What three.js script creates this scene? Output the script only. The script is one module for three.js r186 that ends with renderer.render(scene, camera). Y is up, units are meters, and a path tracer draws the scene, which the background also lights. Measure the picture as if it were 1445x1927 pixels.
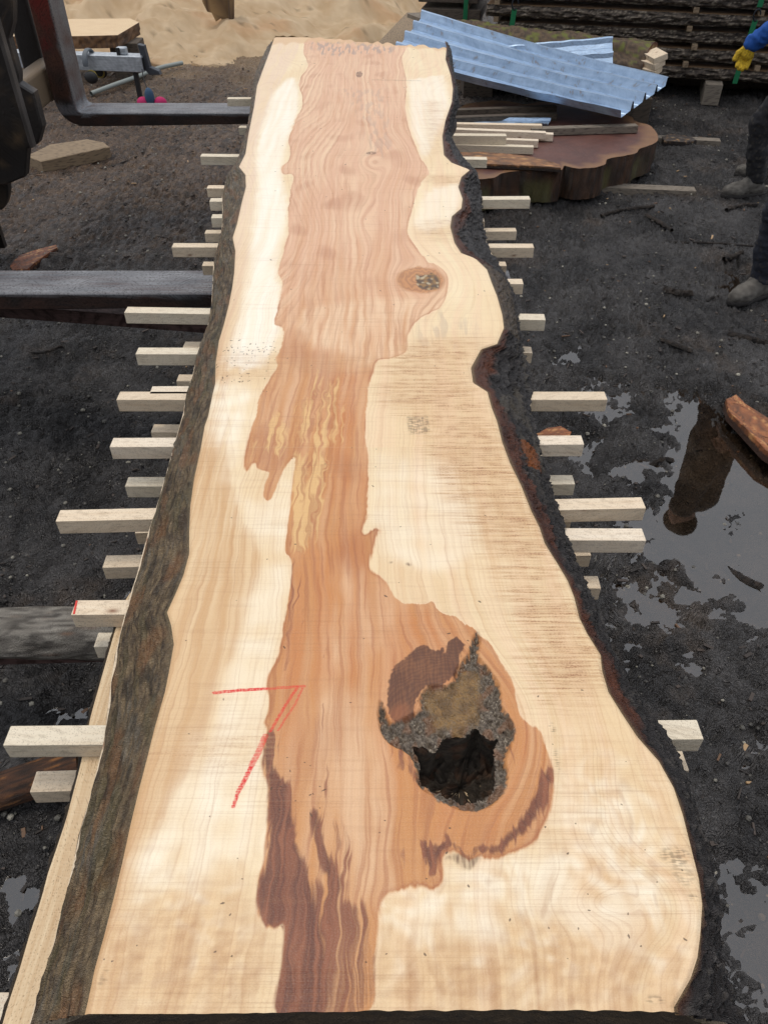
import * as THREE from 'three';
import { RoundedBoxGeometry } from 'three/addons/geometries/RoundedBoxGeometry.js';
import { mergeGeometries, mergeVertices, toCreasedNormals } from 'three/addons/utils/BufferGeometryUtils.js';
import { MarchingCubes } from 'three/addons/objects/MarchingCubes.js';
import { TessellateModifier } from 'three/addons/modifiers/TessellateModifier.js';
import { createNoise2D, createNoise3D } from 'simplex-noise';

// ---------------------------------------------------------------- camera, sky, sun, exposure
const CAM_H = 2.1, PITCH = 42 * Math.PI / 180, FPX = 1447;           // eye height, downward tilt, focal length for a 1927 px high frame
const scene = new THREE.Scene();
const camera = new THREE.PerspectiveCamera(2 * Math.atan(963.5 / FPX) * 180 / Math.PI, 1445 / 1927, 0.05, 400);
camera.position.set(0, CAM_H, 0);
camera.rotation.set(-PITCH, 0, 0);
const renderer = new THREE.WebGLRenderer({ antialias: true });
renderer.toneMapping = THREE.LinearToneMapping;
renderer.toneMappingExposure = 1.0;
renderer.shadowMap.enabled = true;

function rng(seed) { let a = seed >>> 0; return () => { a = (a + 0x6d2b79f5) | 0; let t = Math.imul(a ^ (a >>> 15), 1 | a); t = (t + Math.imul(t ^ (t >>> 7), 61 | t)) ^ t; return ((t ^ (t >>> 14)) >>> 0) / 4294967296; }; }
const N2 = createNoise2D(rng(11)), N2b = createNoise2D(rng(57)), N3 = createNoise3D(rng(23));
const clamp = (v, a = 0, b = 1) => v < a ? a : v > b ? b : v;
const sm = (a, b, v) => { const t = clamp((v - a) / (b - a)); return t * t * (3 - 2 * t); };
const lerp = (a, b, t) => a + (b - a) * t;
const fbm = (x, y, o = 4) => { let s = 0, a = 0.5, f = 1; for (let i = 0; i < o; i++) { s += a * N2(x * f + i * 17.3, y * f - i * 9.1); a *= 0.5; f *= 2.03; } return s; };
const ridge = (x, y) => 1 - Math.abs(N2b(x, y));

{ // overcast sky, a soft brighter patch where the veiled sun stands
  const W = 512, H = 256, d = new Float32Array(W * H * 4);
  for (let j = 0; j < H; j++) for (let i = 0; i < W; i++) {
    const el = (j + 0.5) / H * Math.PI - Math.PI / 2, az = i / W * Math.PI * 2;
    const cx = Math.cos(el) * Math.cos(az), cz = Math.cos(el) * Math.sin(az), cy = Math.sin(el);
    let v = 0.0;
    for (let k = 0, a = 0.5, f = 1.6; k < 4; k++) { v += a * N3(cx * f, cy * f * 2.2, cz * f); a *= 0.5; f *= 2.1; }
    const up = Math.max(cy, 0);
    const b = (0.86 + 0.32 * up) * (1 + 0.13 * v);
    const k = (j * W + i) * 4;
    d[k] = b * 0.95; d[k + 1] = b * 0.985; d[k + 2] = b * 1.06; d[k + 3] = 1;
  }
  const sky = new THREE.DataTexture(d, W, H, THREE.RGBAFormat, THREE.FloatType);
  sky.mapping = THREE.EquirectangularReflectionMapping; sky.magFilter = THREE.LinearFilter; sky.needsUpdate = true;
  scene.background = sky; scene.environment = sky;
  scene.backgroundIntensity = 0.86; scene.environmentIntensity = 0.86;
}
const sun = new THREE.DirectionalLight(0xfff4e4, 1.1);
sun.position.set(-3, 12, -6); sun.target.position.set(0, 0, -4);
sun.castShadow = true; sun.shadow.radius = 30; sun.shadow.mapSize.set(2048, 2048);
Object.assign(sun.shadow.camera, { left: -9, right: 9, top: 9, bottom: -9, near: 1, far: 40 });
scene.add(sun, sun.target);

// ---------------------------------------------------------------- helpers
const CP = Math.cos(PITCH), SP = Math.sin(PITCH);
const ray = (px, py) => { const u = (px - 722.5) / FPX, v = (963.5 - py) / FPX; return [u, v * CP - SP, -CP - v * SP]; };
function at(px, py, h = 0) { const r = ray(px, py), t = (h - CAM_H) / r[1]; return new THREE.Vector3(r[0] * t, h, r[2] * t); }        // where a sight line meets the level h
function atD(px, py, d) { const r = ray(px, py), t = -d / r[2]; return new THREE.Vector3(r[0] * t, CAM_H + r[1] * t, -d); }             // where it meets the upright plane d metres ahead
const used = {};
const numbered = (n) => { const k = used[n] = (used[n] ?? -1) + 1; return k ? `${n}_${String(k).padStart(3, '0')}` : n; };
function tag(o, label, category, group, kind) { if (label) o.userData.label = label; if (category) o.userData.category = category; if (group) o.userData.group = group; if (kind) o.userData.kind = kind; return o; }
function mesh(name, geo, mat, parent = scene) {
  const m = new THREE.Mesh(geo, mat); m.name = parent === scene ? numbered(name) : name; m.castShadow = m.receiveShadow = true; parent.add(m); return m;
}
function group(name, label, category, grp) { const g = new THREE.Group(); g.name = numbered(name); scene.add(g); return tag(g, label, category, grp); }
const lin = (r, g, b) => { const f = (c) => { c /= 255; return c <= 0.04045 ? c / 12.92 : ((c + 0.055) / 1.055) ** 2.4; }; return [f(r), f(g), f(b)]; };
const mix3 = (a, b, t) => [a[0] + (b[0] - a[0]) * t, a[1] + (b[1] - a[1]) * t, a[2] + (b[2] - a[2]) * t];
const toS = (c) => { c = clamp(c); return 255 * (c <= 0.0031308 ? c * 12.92 : 1.055 * c ** (1 / 2.4) - 0.055); };
function texture(w, h, fn, srgb = true) {       // fn(i, j, out) writes linear colour
  const d = new Uint8Array(w * h * 4), o = [0, 0, 0];
  for (let j = 0; j < h; j++) for (let i = 0; i < w; i++) { fn(i, j, o); const k = (j * w + i) * 4; for (let c = 0; c < 3; c++) d[k + c] = srgb ? toS(o[c]) : clamp(o[c]) * 255; d[k + 3] = 255; }
  const t = new THREE.DataTexture(d, w, h); t.magFilter = THREE.LinearFilter; t.minFilter = THREE.LinearMipmapLinearFilter; t.generateMipmaps = true;
  t.wrapS = t.wrapT = THREE.RepeatWrapping; if (srgb) t.colorSpace = THREE.SRGBColorSpace; t.needsUpdate = true; return t;
}
// noise that repeats over a w x h texture
const tile = (i, j, w, h, fx, fy, s = 0) => { const a = i / w * 2 * Math.PI, b = j / h * 2 * Math.PI; return N3(Math.cos(a) * fx + s, Math.sin(a) * fx + Math.cos(b) * fy, Math.sin(b) * fy - s); };
function gridGeo(rows, cols, fn, flip = false) {  // fn(r, c) -> {p:[x,y,z], uv:[u,v], c:[r,g,b]}
  const pos = new Float32Array(rows * cols * 3), uv = new Float32Array(rows * cols * 2), col = new Float32Array(rows * cols * 3), idx = [];
  let hasC = false;
  for (let r = 0; r < rows; r++) for (let c = 0; c < cols; c++) {
    const v = fn(r, c), k = r * cols + c; pos.set(v.p, k * 3); if (v.uv) uv.set(v.uv, k * 2); if (v.c) { col.set(v.c, k * 3); hasC = true; }
    if (r < rows - 1 && c < cols - 1) flip ? idx.push(k, k + 1, k + cols, k + 1, k + cols + 1, k + cols) : idx.push(k, k + cols, k + 1, k + 1, k + cols, k + cols + 1);
  }
  const g = new THREE.BufferGeometry(); g.setAttribute('position', new THREE.BufferAttribute(pos, 3)); g.setAttribute('uv', new THREE.BufferAttribute(uv, 2));
  if (hasC) g.setAttribute('color', new THREE.BufferAttribute(col, 3));
  g.setIndex(idx); g.computeVertexNormals(); return g;
}
// a bar with softened edges whose uv are metres: u runs along its length (x), v round it
function barGeo(l, h, w, r = 0.002, ou = 0, ov = 0, seg = 1) {
  const g = new RoundedBoxGeometry(l, h, w, seg, r), p = g.attributes.position, n = g.attributes.normal, uv = g.attributes.uv;
  for (let i = 0; i < p.count; i++) {
    const x = p.getX(i), y = p.getY(i), z = p.getZ(i), nx = Math.abs(n.getX(i)), ny = Math.abs(n.getY(i));
    if (nx > 0.8) uv.setXY(i, y + ou, z + ov); else if (ny > 0.6) uv.setXY(i, x + ou, z + ov); else uv.setXY(i, x + ou, y + ov + 0.13);
  }
  return g;
}
const R = rng(2024);
const stage = (s) => console.log(s);

// ---------------------------------------------------------------- shared procedural materials
const pineTex = (() => { // pale sawn softwood, u along the grain, one repeat = 1.2 m x 0.5 m
  const W = 1024, H = 512, kn = Array.from({ length: 9 }, () => [R() * W, R() * H, 3 + R() * 5]);
  return texture(W, H, (i, j, o) => {
    let dv = 0, kk = 0;
    for (const [kx, ky, kr] of kn) { const dx = (i - kx), dy = (j - ky), r2 = (dx * dx * 0.35 + dy * dy) / (kr * kr); if (r2 < 40) { dv += 14 * Math.exp(-r2 / 9) * Math.sign(dy || 1); kk = Math.max(kk, Math.exp(-r2 * 0.8)); } }
    const g = tile(i, j + dv, W, H, 0.5, 9, 3) * 0.5 + tile(i, j + dv, W, H, 0.8, 28, 7) * 0.3;
    const fine = tile(i, j, W, H, 5, 60, 1) * 0.5;
    const cloud = tile(i, j, W, H, 2.5, 2.5, 9);
    let t = clamp(0.42 + 0.42 * g + 0.14 * fine + 0.12 * cloud);
    const a = lin(233, 219, 198), b = lin(206, 182, 152); let c = mix3(a, b, t * t * 1.0);
    c = mix3(c, lin(120, 72, 40), kk * 0.85);
    const dirt = sm(0.25, 0.8, tile(i, j, W, H, 6, 7, 21) + 0.4 * tile(i, j, W, H, 40, 40, 2)); c = mix3(c, lin(140, 122, 104), dirt * 0.26); if (tile(i, j, W, H, 60, 60, 33) > 0.72) c = mix3(c, lin(90, 78, 66), 0.6);
    o[0] = c[0]; o[1] = c[1]; o[2] = c[2];
  });
})();
pineTex.repeat.set(1 / 1.2, 1 / 0.5);
const grainBump = (() => { const W = 512, H = 512; const t = texture(W, H, (i, j, o) => { const v = 0.5 + 0.25 * tile(i, j, W, H, 1.5, 34, 2) + 0.25 * tile(i, j, W, H, 30, 9, 5); o[0] = o[1] = o[2] = v; }, false); t.repeat.set(2, 4); return t; })();
const roughBump = (() => { const W = 512, H = 512; return texture(W, H, (i, j, o) => { let v = 0.5 + 0.22 * tile(i, j, W, H, 6, 6, 2) + 0.16 * tile(i, j, W, H, 14, 14, 5) + 0.12 * tile(i, j, W, H, 30, 30, 8); o[0] = o[1] = o[2] = v; }, false); })();
const pineMats = [[1, 1, 1], [0.97, 0.93, 0.87], [0.93, 0.95, 0.93], [0.9, 0.86, 0.8]].map((c) => { const m = new THREE.MeshStandardMaterial({ map: pineTex, roughness: 0.75, bumpMap: grainBump, bumpScale: 0.0012 }); m.color.setRGB(...c); return m; });
const greyWoodTex = (() => { const W = 1024, H = 512; const t = texture(W, H, (i, j, o) => {
  const g = tile(i, j, W, H, 0.8, 18, 4) * 0.5 + tile(i, j, W, H, 1.6, 52, 6) * 0.4, s = tile(i, j, W, H, 3, 4, 8);
  let c = mix3(lin(150, 140, 126), lin(92, 82, 72), clamp(0.5 + 0.5 * g)); c = mix3(c, lin(62, 54, 48), sm(0.1, 0.8, s) * 0.6); o[0] = c[0]; o[1] = c[1]; o[2] = c[2];
}); t.repeat.set(1 / 1.1, 1 / 0.5); return t; })();
const greyWood = new THREE.MeshStandardMaterial({ map: greyWoodTex, roughness: 0.8, bumpMap: grainBump, bumpScale: 0.002 });
const darkWood = greyWood.clone(); darkWood.color.setRGB(0.42, 0.38, 0.35);
const tanWood = greyWood.clone(); tanWood.color.setRGB(1.25, 1.08, 0.85);
const chipMat = new THREE.MeshStandardMaterial({ vertexColors: true, roughness: 0.6, bumpMap: roughBump, bumpScale: 0.004 });
const vcRough = new THREE.MeshStandardMaterial({ vertexColors: true, roughness: 0.85, bumpMap: roughBump, bumpScale: 0.006 });
const barkMat = new THREE.MeshStandardMaterial({ vertexColors: true, roughness: 0.62, bumpMap: roughBump, bumpScale: 0.006 });
const wetBarkMat = new THREE.MeshStandardMaterial({ vertexColors: true, roughness: 0.42, bumpMap: roughBump, bumpScale: 0.014 });

// ---------------------------------------------------------------- ground: wet churned mud
stage('ground');
const inPoly = (poly, x, z) => { let c = false; for (let i = 0, j = poly.length - 1; i < poly.length; j = i++) { const [xi, zi] = poly[i], [xj, zj] = poly[j]; if ((zi > z) !== (zj > z) && x < (xj - xi) * (z - zi) / (zj - zi) + xi) c = !c; } return c; };
const distPoly = (poly, x, z) => { let m = 1e9; for (let i = 0, j = poly.length - 1; i < poly.length; j = i++) { const [ax, az] = poly[j], [bx, bz] = poly[i]; const dx = bx - ax, dz = bz - az, t = clamp(((x - ax) * dx + (z - az) * dz) / (dx * dx + dz * dz + 1e-9)); m = Math.min(m, Math.hypot(x - ax - t * dx, z - az - t * dz)); } return inPoly(poly, x, z) ? m : -m; };
const groundPoly = (pts) => pts.map(([a, b]) => { const p = at(a, b, 0); return [p.x, p.z]; });
const puddles = [
  [[1240, 735], [1310, 715], [1390, 765], [1500, 800], [1560, 1000], [1520, 1240], [1400, 1180], [1330, 1110], [1250, 1060], [1190, 1040], [1175, 985], [1215, 940], [1255, 890], [1238, 810]],
  [[1150, 1090], [1230, 1065], [1320, 1120], [1300, 1180], [1215, 1200], [1160, 1150]],
  [[1345, 1600], [1400, 1640], [1520, 1660], [1560, 1960], [1410, 1960], [1370, 1850], [1345, 1740]],
  [[1050, 735], [1120, 690], [1180, 715], [1190, 770], [1140, 800], [1060, 800]],
  [[1070, 790], [1150, 815], [1180, 860], [1100, 880], [1040, 850]],
  [[1160, 870], [1210, 850], [1250, 880], [1215, 920], [1170, 905]],
  [[1040, 660], [1075, 645], [1100, 660], [1060, 690]],
  [[1350, 505], [1400, 495], [1430, 540], [1380, 570]],
  [[1260, 1230], [1310, 1215], [1330, 1260], [1290, 1300]],
  [[195, 1090], [250, 1085], [255, 1125], [200, 1130]],
  [[100, 1290], [150, 1285], [160, 1330], [115, 1345]],
  [[20, 1660], [70, 1650], [85, 1710], [30, 1730]],
  [[1370, 1380], [1500, 1370], [1500, 1440], [1400, 1450]],
  [[1170, 1215], [1225, 1200], [1235, 1245], [1185, 1255]],
].map(groundPoly);
const pudBox = puddles.map((p) => [Math.min(...p.map((q) => q[0])) - 0.15, Math.max(...p.map((q) => q[0])) + 0.15, Math.min(...p.map((q) => q[1])) - 0.15, Math.max(...p.map((q) => q[1])) + 0.15]);
function puddleAt(x, z) { let m = -1; puddles.forEach((p, i) => { const b = pudBox[i]; if (x > b[0] && x < b[1] && z > b[2] && z < b[3]) m = Math.max(m, distPoly(p, x, z)); }); return m; }
function groundY(x, z, fine = true) {
  const near = sm(26, 10, Math.hypot(x, z + 4));
  let y = 0.012 + (0.02 * N2(x * 0.9, z * 0.9) + 0.013 * N2(x * 2.7 + 5, z * 2.7)) * near;
  const rough = 0.55 + 0.45 * N2(x * 0.8 + 30, z * 0.8);
  if (fine) { // soft flat-topped clods parted by narrow cracks
    const u = x + 0.03 * N2(x * 6, z * 6), v = z + 0.03 * N2b(x * 6, z * 6);
    const c1 = sm(0, 0.32, Math.abs(N2b(u * 7 + 3, v * 7))), c2 = sm(0, 0.38, Math.abs(N2(u * 17, v * 17))), c3 = sm(0, 0.45, Math.abs(N2b(u * 38, v * 38)));
    y += near * ((0.020 * (c1 - 0.7) + 0.015 * (c2 - 0.7)) * (0.3 + rough) + 0.008 * (c3 - 0.6) * (0.5 + rough) + 0.02 * (ridge(x * 3.3, z * 3.3) - 0.6) * rough + 0.003 * N2b(x * 60, z * 60));
  }
  const pd = puddleAt(x, z);
  if (pd > -0.12) y -= 0.05 * sm(-0.09, 0.13, pd + 0.07 * N2(x * 7, z * 7) + 0.035 * N2(x * 17, z * 17));
  return y;
}
const WATER = -0.020;
const mudBump = texture(1024, 1024, (i, j, o) => { const W = 1024, q = 6 * tile(i, j, W, W, 5, 5, 3), a = sm(0, 0.35, Math.abs(tile(i + q, j, W, W, 5, 5, 2))), b = sm(0, 0.4, Math.abs(tile(i, j + q, W, W, 11, 11, 5))), c = tile(i, j, W, W, 30, 30, 9), d = tile(i, j, W, W, 70, 70, 4); o[0] = o[1] = o[2] = 0.42 * a + 0.3 * b + 0.1 * c + 0.06 * d + 0.1; }, false);
const mudRough = texture(512, 512, (i, j, o) => { const W = 512; const a = tile(i, j, W, W, 4, 4, 12) + 0.6 * tile(i, j, W, W, 15, 15, 15); o[0] = o[2] = 0; o[1] = clamp(0.36 + 0.2 * a, 0.14, 1); }, false);
mudRough.repeat.set(0.5, 0.5);
{
  const axis = (fine0, fine1, step0, step1, far0, far1) => { // graded spacing
    const a = []; for (let v = fine0; v < fine1;) { a.push(v); v += step0(v); } a.push(fine1);
    let s = step1; for (let v = fine1; v < far1;) { s *= 1.35; v = Math.min(v + s, far1); a.push(v); }
    s = step1; for (let v = fine0; v > far0;) { s *= 1.35; v = Math.max(v - s, far0); a.unshift(v); } return a;
  };
  const xs = axis(-3.6, 3.8, (v) => 0.0118, 0.02, -120, 120);
  const zs = axis(-11, 0.3, (v) => clamp(0.0062 * Math.max(1.4, -v), 0.0095, 0.032), 0.03, -160, 60);
  const dark = lin(53, 51, 51), mid = lin(98, 95, 94), brown = lin(112, 96, 82), tan = lin(176, 148, 116), gravel = lin(120, 116, 108);
  const g = gridGeo(zs.length, xs.length, (r, c) => {
    const x = xs[c], z = zs[r];
    const n1 = fbm(x * 1.6, z * 1.6), n2 = fbm(x * 9 + 4, z * 9), n3 = N2b(x * 40, z * 40);
    let col = mix3(dark, mid, clamp(0.4 + 0.9 * n1 + 0.5 * n2));
    col = mix3(col, brown, sm(0.25, 0.7, fbm(x * 0.9 + 9, z * 0.9) + 0.25 * n2) * 0.5);
    const farLeft = sm(-4.4, -6.6, z + 0.7 * n1 + 0.15 * x) * sm(1.2, 0.2, x);            // sawdust trodden into the mud beyond the fork
    col = mix3(col, lin(124, 100, 80), clamp(farLeft * (0.6 + 0.7 * n2 + 0.3 * n1))); col = mix3(col, lin(168, 138, 108), farLeft * sm(0.35, 0.8, n3 + 0.6 * n2) * 0.5);
    const dust = sm(-8.8, -10.2, z + 0.9 * n1 + 0.25 * n3 + 0.4 * n2);
    col = mix3(col, tan, dust * sm(1.4, -0.2, x + 0.4 * n1) * (0.8 + 0.2 * n2));
    
    return { p: [x, groundY(x, z), z], uv: [x / 0.55, -z / 0.55], c: col };
  }, true);
  const mud = new THREE.MeshPhysicalMaterial({ vertexColors: true, roughness: 1, roughnessMap: mudRough, bumpMap: mudBump, bumpScale: 0.022, ior: 1.55 });
  tag(mesh('ground', g, mud), 'dark wet churned mud of the sawmill yard', null, null, 'structure');
  const wg = new THREE.PlaneGeometry(12, 12, 1, 1); wg.rotateX(-Math.PI / 2); wg.translate(0, WATER, -5);
  const water = new THREE.MeshPhysicalMaterial({ roughness: 0.02, transmission: 1, thickness: 0, ior: 2.0 }); water.color.setRGB(0.74, 0.62, 0.5);
  tag(mesh('puddle_water', wg, water), 'still muddy puddle water mirroring the grey sky', null, null, 'structure');
}

// ---------------------------------------------------------------- the sawn slab stack: edges traced on their own levels
stage('slab');
const T = 0.07, S = 0.04, Y1 = 1.0, Y1b = Y1 - T, Y2 = Y1b - S, Y2b = Y2 - T, Y3 = Y2b - S, Y3b = Y3 - T;
const edge = (pts, h) => { const a = pts.map(([u, v]) => { const p = at(u, v, h); return [p.z, p.x]; }).sort((p, q) => p[0] - q[0]); return (z) => { if (z <= a[0][0]) return a[0][1]; for (let i = 1; i < a.length; i++) if (z <= a[i][0]) { const t = (z - a[i - 1][0]) / (a[i][0] - a[i - 1][0] + 1e-9); return lerp(a[i - 1][1], a[i][1], t); } return a[a.length - 1][1]; }; };
const LT = edge([[517, 68], [508, 95], [495, 130], [484, 160], [478, 200], [468, 250], [462, 288], [450, 312], [462, 327], [463, 350], [455, 380], [446, 420], [438, 445], [443, 470], [441, 510], [437, 540], [431, 570], [421, 610], [412, 640], [406, 680], [405, 720], [400, 740], [392, 780], [385, 800], [378, 840], [365, 900], [358, 950], [356, 1000], [356, 1040], [345, 1080], [330, 1115], [314, 1150], [322, 1175], [327, 1210], [318, 1260], [310, 1300], [290, 1370], [275, 1430], [262, 1480], [245, 1550], [230, 1620], [213, 1690], [195, 1760], [178, 1820], [163, 1890]], Y1);
const LB = edge([[510, 75], [500, 100], [480, 140], [474, 190], [469, 240], [458, 280], [445, 312], [425, 340], [418, 370], [419, 400], [418, 430], [410, 460], [402, 495], [400, 540], [398, 580], [390, 620], [368, 680], [363, 705], [350, 745], [345, 780], [330, 830], [322, 860], [305, 920], [290, 970], [275, 1015], [262, 1070], [245, 1120], [232, 1170], [218, 1230], [208, 1290], [203, 1340], [195, 1400], [185, 1440], [170, 1500], [150, 1570], [140, 1620], [120, 1700], [100, 1780], [75, 1860], [55, 1930]], Y1b);
const RT = edge([[840, 88], [838, 110], [848, 140], [852, 165], [850, 190], [838, 225], [832, 255], [835, 290], [850, 305], [884, 318], [868, 331], [862, 350], [870, 372], [868, 390], [850, 405], [847, 425], [855, 455], [868, 475], [895, 485], [916, 505], [925, 530], [935, 555], [945, 590], [948, 615], [935, 645], [905, 655], [886, 690], [890, 718], [917, 735], [925, 765], [935, 790], [945, 830], [960, 870], [980, 910], [1000, 960], [1015, 990], [1025, 1020], [1050, 1060], [1068, 1090], [1080, 1120], [1090, 1160], [1105, 1190], [1130, 1230], [1133, 1260], [1145, 1300], [1170, 1340], [1200, 1385], [1240, 1430], [1268, 1480], [1285, 1530], [1300, 1590], [1315, 1650], [1322, 1700], [1318, 1760], [1313, 1800], [1300, 1840], [1268, 1895]], Y1);
const RB = edge([[848, 100], [857, 165], [862, 200], [850, 240], [848, 265], [872, 300], [897, 325], [905, 370], [908, 430], [920, 470], [945, 510], [968, 560], [972, 590], [978, 640], [988, 680], [1002, 735], [997, 780], [1012, 830], [1022, 870], [1037, 920], [1052, 970], [1067, 1020], [1087, 1070], [1102, 1110], [1122, 1150], [1142, 1210], [1172, 1280], [1215, 1340], [1255, 1390], [1283, 1450], [1292, 1500], [1312, 1560], [1332, 1640], [1345, 1700], [1348, 1800], [1370, 1870], [1400, 1930]], Y1b);
const Z_NEAR = (x) => -0.292 - 0.004 * Math.sin(x * 4 + 1) - 0.0012 * N2(x * 30, 3), ZN = -0.292, ZF = at(680, 76, Y1).z;
const Z_FAR = (x) => { const a = at(517, 66, Y1), b = at(840, 90, Y1); return lerp(a.z, b.z, clamp((x - a.x) / (b.x - a.x))) + 0.05 * N2(x * 14, 8); };

// two charts of one texture: the near 1.16 m in the left half, the rest in the right half
const ZS = -1.45, CH = [{ x0: -0.45, x1: 0.45, z0: -0.25, z1: ZS, u0: 0 }, { x0: -0.85, x1: 0.55, z0: ZS, z1: -6.55, u0: 1024 }];
const CW = 1024, CHH = 2048;
const chartPx = (c, x, z) => [(x - c.x0) / (c.x1 - c.x0) * CW, (z - c.z0) / (c.z1 - c.z0) * CHH];
function blurA(a, w, h, rx, ry) { const t = new Float32Array(a.length);
  for (let pass = 0; pass < 2; pass++) {
    if (rx > 0) { for (let j = 0; j < h; j++) { let s = 0; const o = j * w; for (let i = -rx; i <= rx; i++) s += a[o + clamp(i, 0, w - 1)]; for (let i = 0; i < w; i++) { t[o + i] = s / (2 * rx + 1); s += a[o + Math.min(i + rx + 1, w - 1)] - a[o + Math.max(i - rx, 0)]; } } a.set(t); }
    if (ry > 0) { for (let i = 0; i < w; i++) { let s = 0; for (let j = -ry; j <= ry; j++) s += a[clamp(j, 0, h - 1) * w + i]; for (let j = 0; j < h; j++) { t[j * w + i] = s / (2 * ry + 1); s += a[Math.min(j + ry + 1, h - 1) * w + i] - a[Math.max(j - ry, 0) * w + i]; } } a.set(t); }
  } return a; }
// a mask drawn on the slab's plane; polygons and strokes are given as sight lines meeting the sawn face
function mask(draw, blur = 0) {
  return CH.map((c) => {
    const cv = document.createElement('canvas'); cv.width = CW; cv.height = CHH; const g = cv.getContext('2d'); g.fillStyle = g.strokeStyle = '#fff'; g.lineCap = g.lineJoin = 'round';
    const P = (u, v) => { const p = at(u, v, Y1); return chartPx(c, p.x, p.z); }, sx = CW / (c.x1 - c.x0), sz = CHH / Math.abs(c.z1 - c.z0);
    const spl = (pts) => pts.length < 7 ? pts.map(([u, v]) => P(u, v)) : new THREE.CatmullRomCurve3(pts.map(([u, v]) => { const p = at(u, v, Y1); return new THREE.Vector3(p.x, 0, p.z); }), true, 'centripetal').getPoints(pts.length * 6).map((p) => chartPx(c, p.x, p.z));
    draw({ poly(pts, a = 1) { g.globalAlpha = a; g.beginPath(); spl(pts).forEach((q, i) => { i ? g.lineTo(q[0], q[1]) : g.moveTo(q[0], q[1]); }); g.closePath(); g.fill(); },
      line(pts, w, a = 1) { g.globalAlpha = a; g.lineWidth = w * (sx + sz) / 2; g.beginPath(); pts.forEach(([u, v], i) => { const q = P(u, v); i ? g.lineTo(q[0], q[1]) : g.moveTo(q[0], q[1]); }); g.stroke(); },
      blob(u, v, rx, rz, a = 1) { const q = P(u, v); g.globalAlpha = a; g.beginPath(); g.ellipse(q[0], q[1], rx * sx, rz * sz, 0, 0, 7); g.fill(); } });
    const d = g.getImageData(0, 0, CW, CHH).data, m = new Float32Array(CW * CHH);
    for (let i = 0; i < m.length; i++) m[i] = d[i * 4 + 3] / 255;
    if (blur) blurA(m, CW, CHH, Math.round(blur * sx), Math.round(blur * sz));
    return m;
  });
}
const look = (m, ci, x, z) => { const c = CH[ci], u = clamp((x - c.x0) / (c.x1 - c.x0) * CW, 0, CW - 1.01), v = clamp((z - c.z0) / (c.z1 - c.z0) * CHH, 0, CHH - 1.01); const i = u | 0, j = v | 0, fu = u - i, fv = v - j, a = m[ci], k = j * CW + i; return (a[k] * (1 - fu) + a[k + 1] * fu) * (1 - fv) + (a[k + CW] * (1 - fu) + a[k + CW + 1] * fu) * fv; };

const heartLeft = [[590, 70], [572, 95], [580, 125], [566, 146], [564, 164], [569, 181], [568, 205], [559, 219], [552, 240], [543, 264], [547, 281], [543, 302], [531, 314], [535, 328], [549, 327], [549, 354], [543, 388], [543, 440], [539, 455], [526, 500], [524, 515], [533, 531], [526, 570], [517, 610], [530, 615], [533, 637], [524, 663], [519, 677], [522, 690], [508, 712], [491, 743], [480, 783], [468, 827], [460, 876], [464, 890], [480, 867], [488, 883], [506, 887], [498, 915], [497, 937], [507, 944], [525, 905], [545, 868], [556, 858], [553, 893], [544, 971], [538, 1040], [546, 1046], [549, 1081], [538, 1148], [527, 1214], [519, 1248], [508, 1268], [503, 1293], [506, 1314], [504, 1342], [496, 1361], [504, 1373], [494, 1394], [494, 1421], [490, 1435], [496, 1463], [503, 1477], [504, 1518], [501, 1574], [497, 1619], [485, 1650], [482, 1674], [489, 1725], [514, 1749], [533, 1735], [530, 1805], [521, 1905]];
const heartRight = [[696, 1905], [705, 1814], [710, 1758], [724, 1684], [760, 1672], [809, 1670], [834, 1663], [828, 1617], [848, 1608], [903, 1618], [951, 1611], [1000, 1590], [1031, 1535], [1041, 1466], [1027, 1407], [1014, 1376], [986, 1359], [972, 1321], [962, 1283], [938, 1238], [906, 1196], [882, 1179], [861, 1161], [830, 1150], [818, 1133], [822, 1122], [806, 1137], [778, 1134], [758, 1134], [743, 1122], [726, 1093], [699, 1070], [701, 1037], [715, 993], [688, 1007], [690, 971], [690, 932], [694, 860], [688, 827], [690, 765], [701, 703], [714, 677], [738, 674], [765, 661], [768, 633], [779, 610], [801, 593], [832, 575], [843, 522], [832, 504], [805, 491], [787, 469], [770, 447], [767, 427], [775, 399], [784, 364], [798, 337], [808, 326], [791, 295], [774, 254], [763, 209], [765, 153], [756, 112], [756, 70]];
const rotPoly = [[898, 1189], [882, 1231], [861, 1258], [848, 1290], [810, 1290], [792, 1314], [792, 1335], [754, 1355], [737, 1362], [725, 1340], [717, 1317], [713, 1335], [720, 1380], [737, 1400], [765, 1414], [785, 1442], [789, 1476], [820, 1497], [865, 1521], [903, 1521], [941, 1497], [953, 1466], [951, 1424], [965, 1386], [963, 1359], [944, 1328], [938, 1286], [920, 1258], [901, 1234], [903, 1196]];
const holePoly = [[834, 1386], [879, 1380], [896, 1367], [917, 1386], [938, 1386], [948, 1373], [931, 1404], [933, 1452], [926, 1487], [879, 1508], [827, 1489], [792, 1469], [789, 1431], [777, 1400], [820, 1407]];
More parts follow.
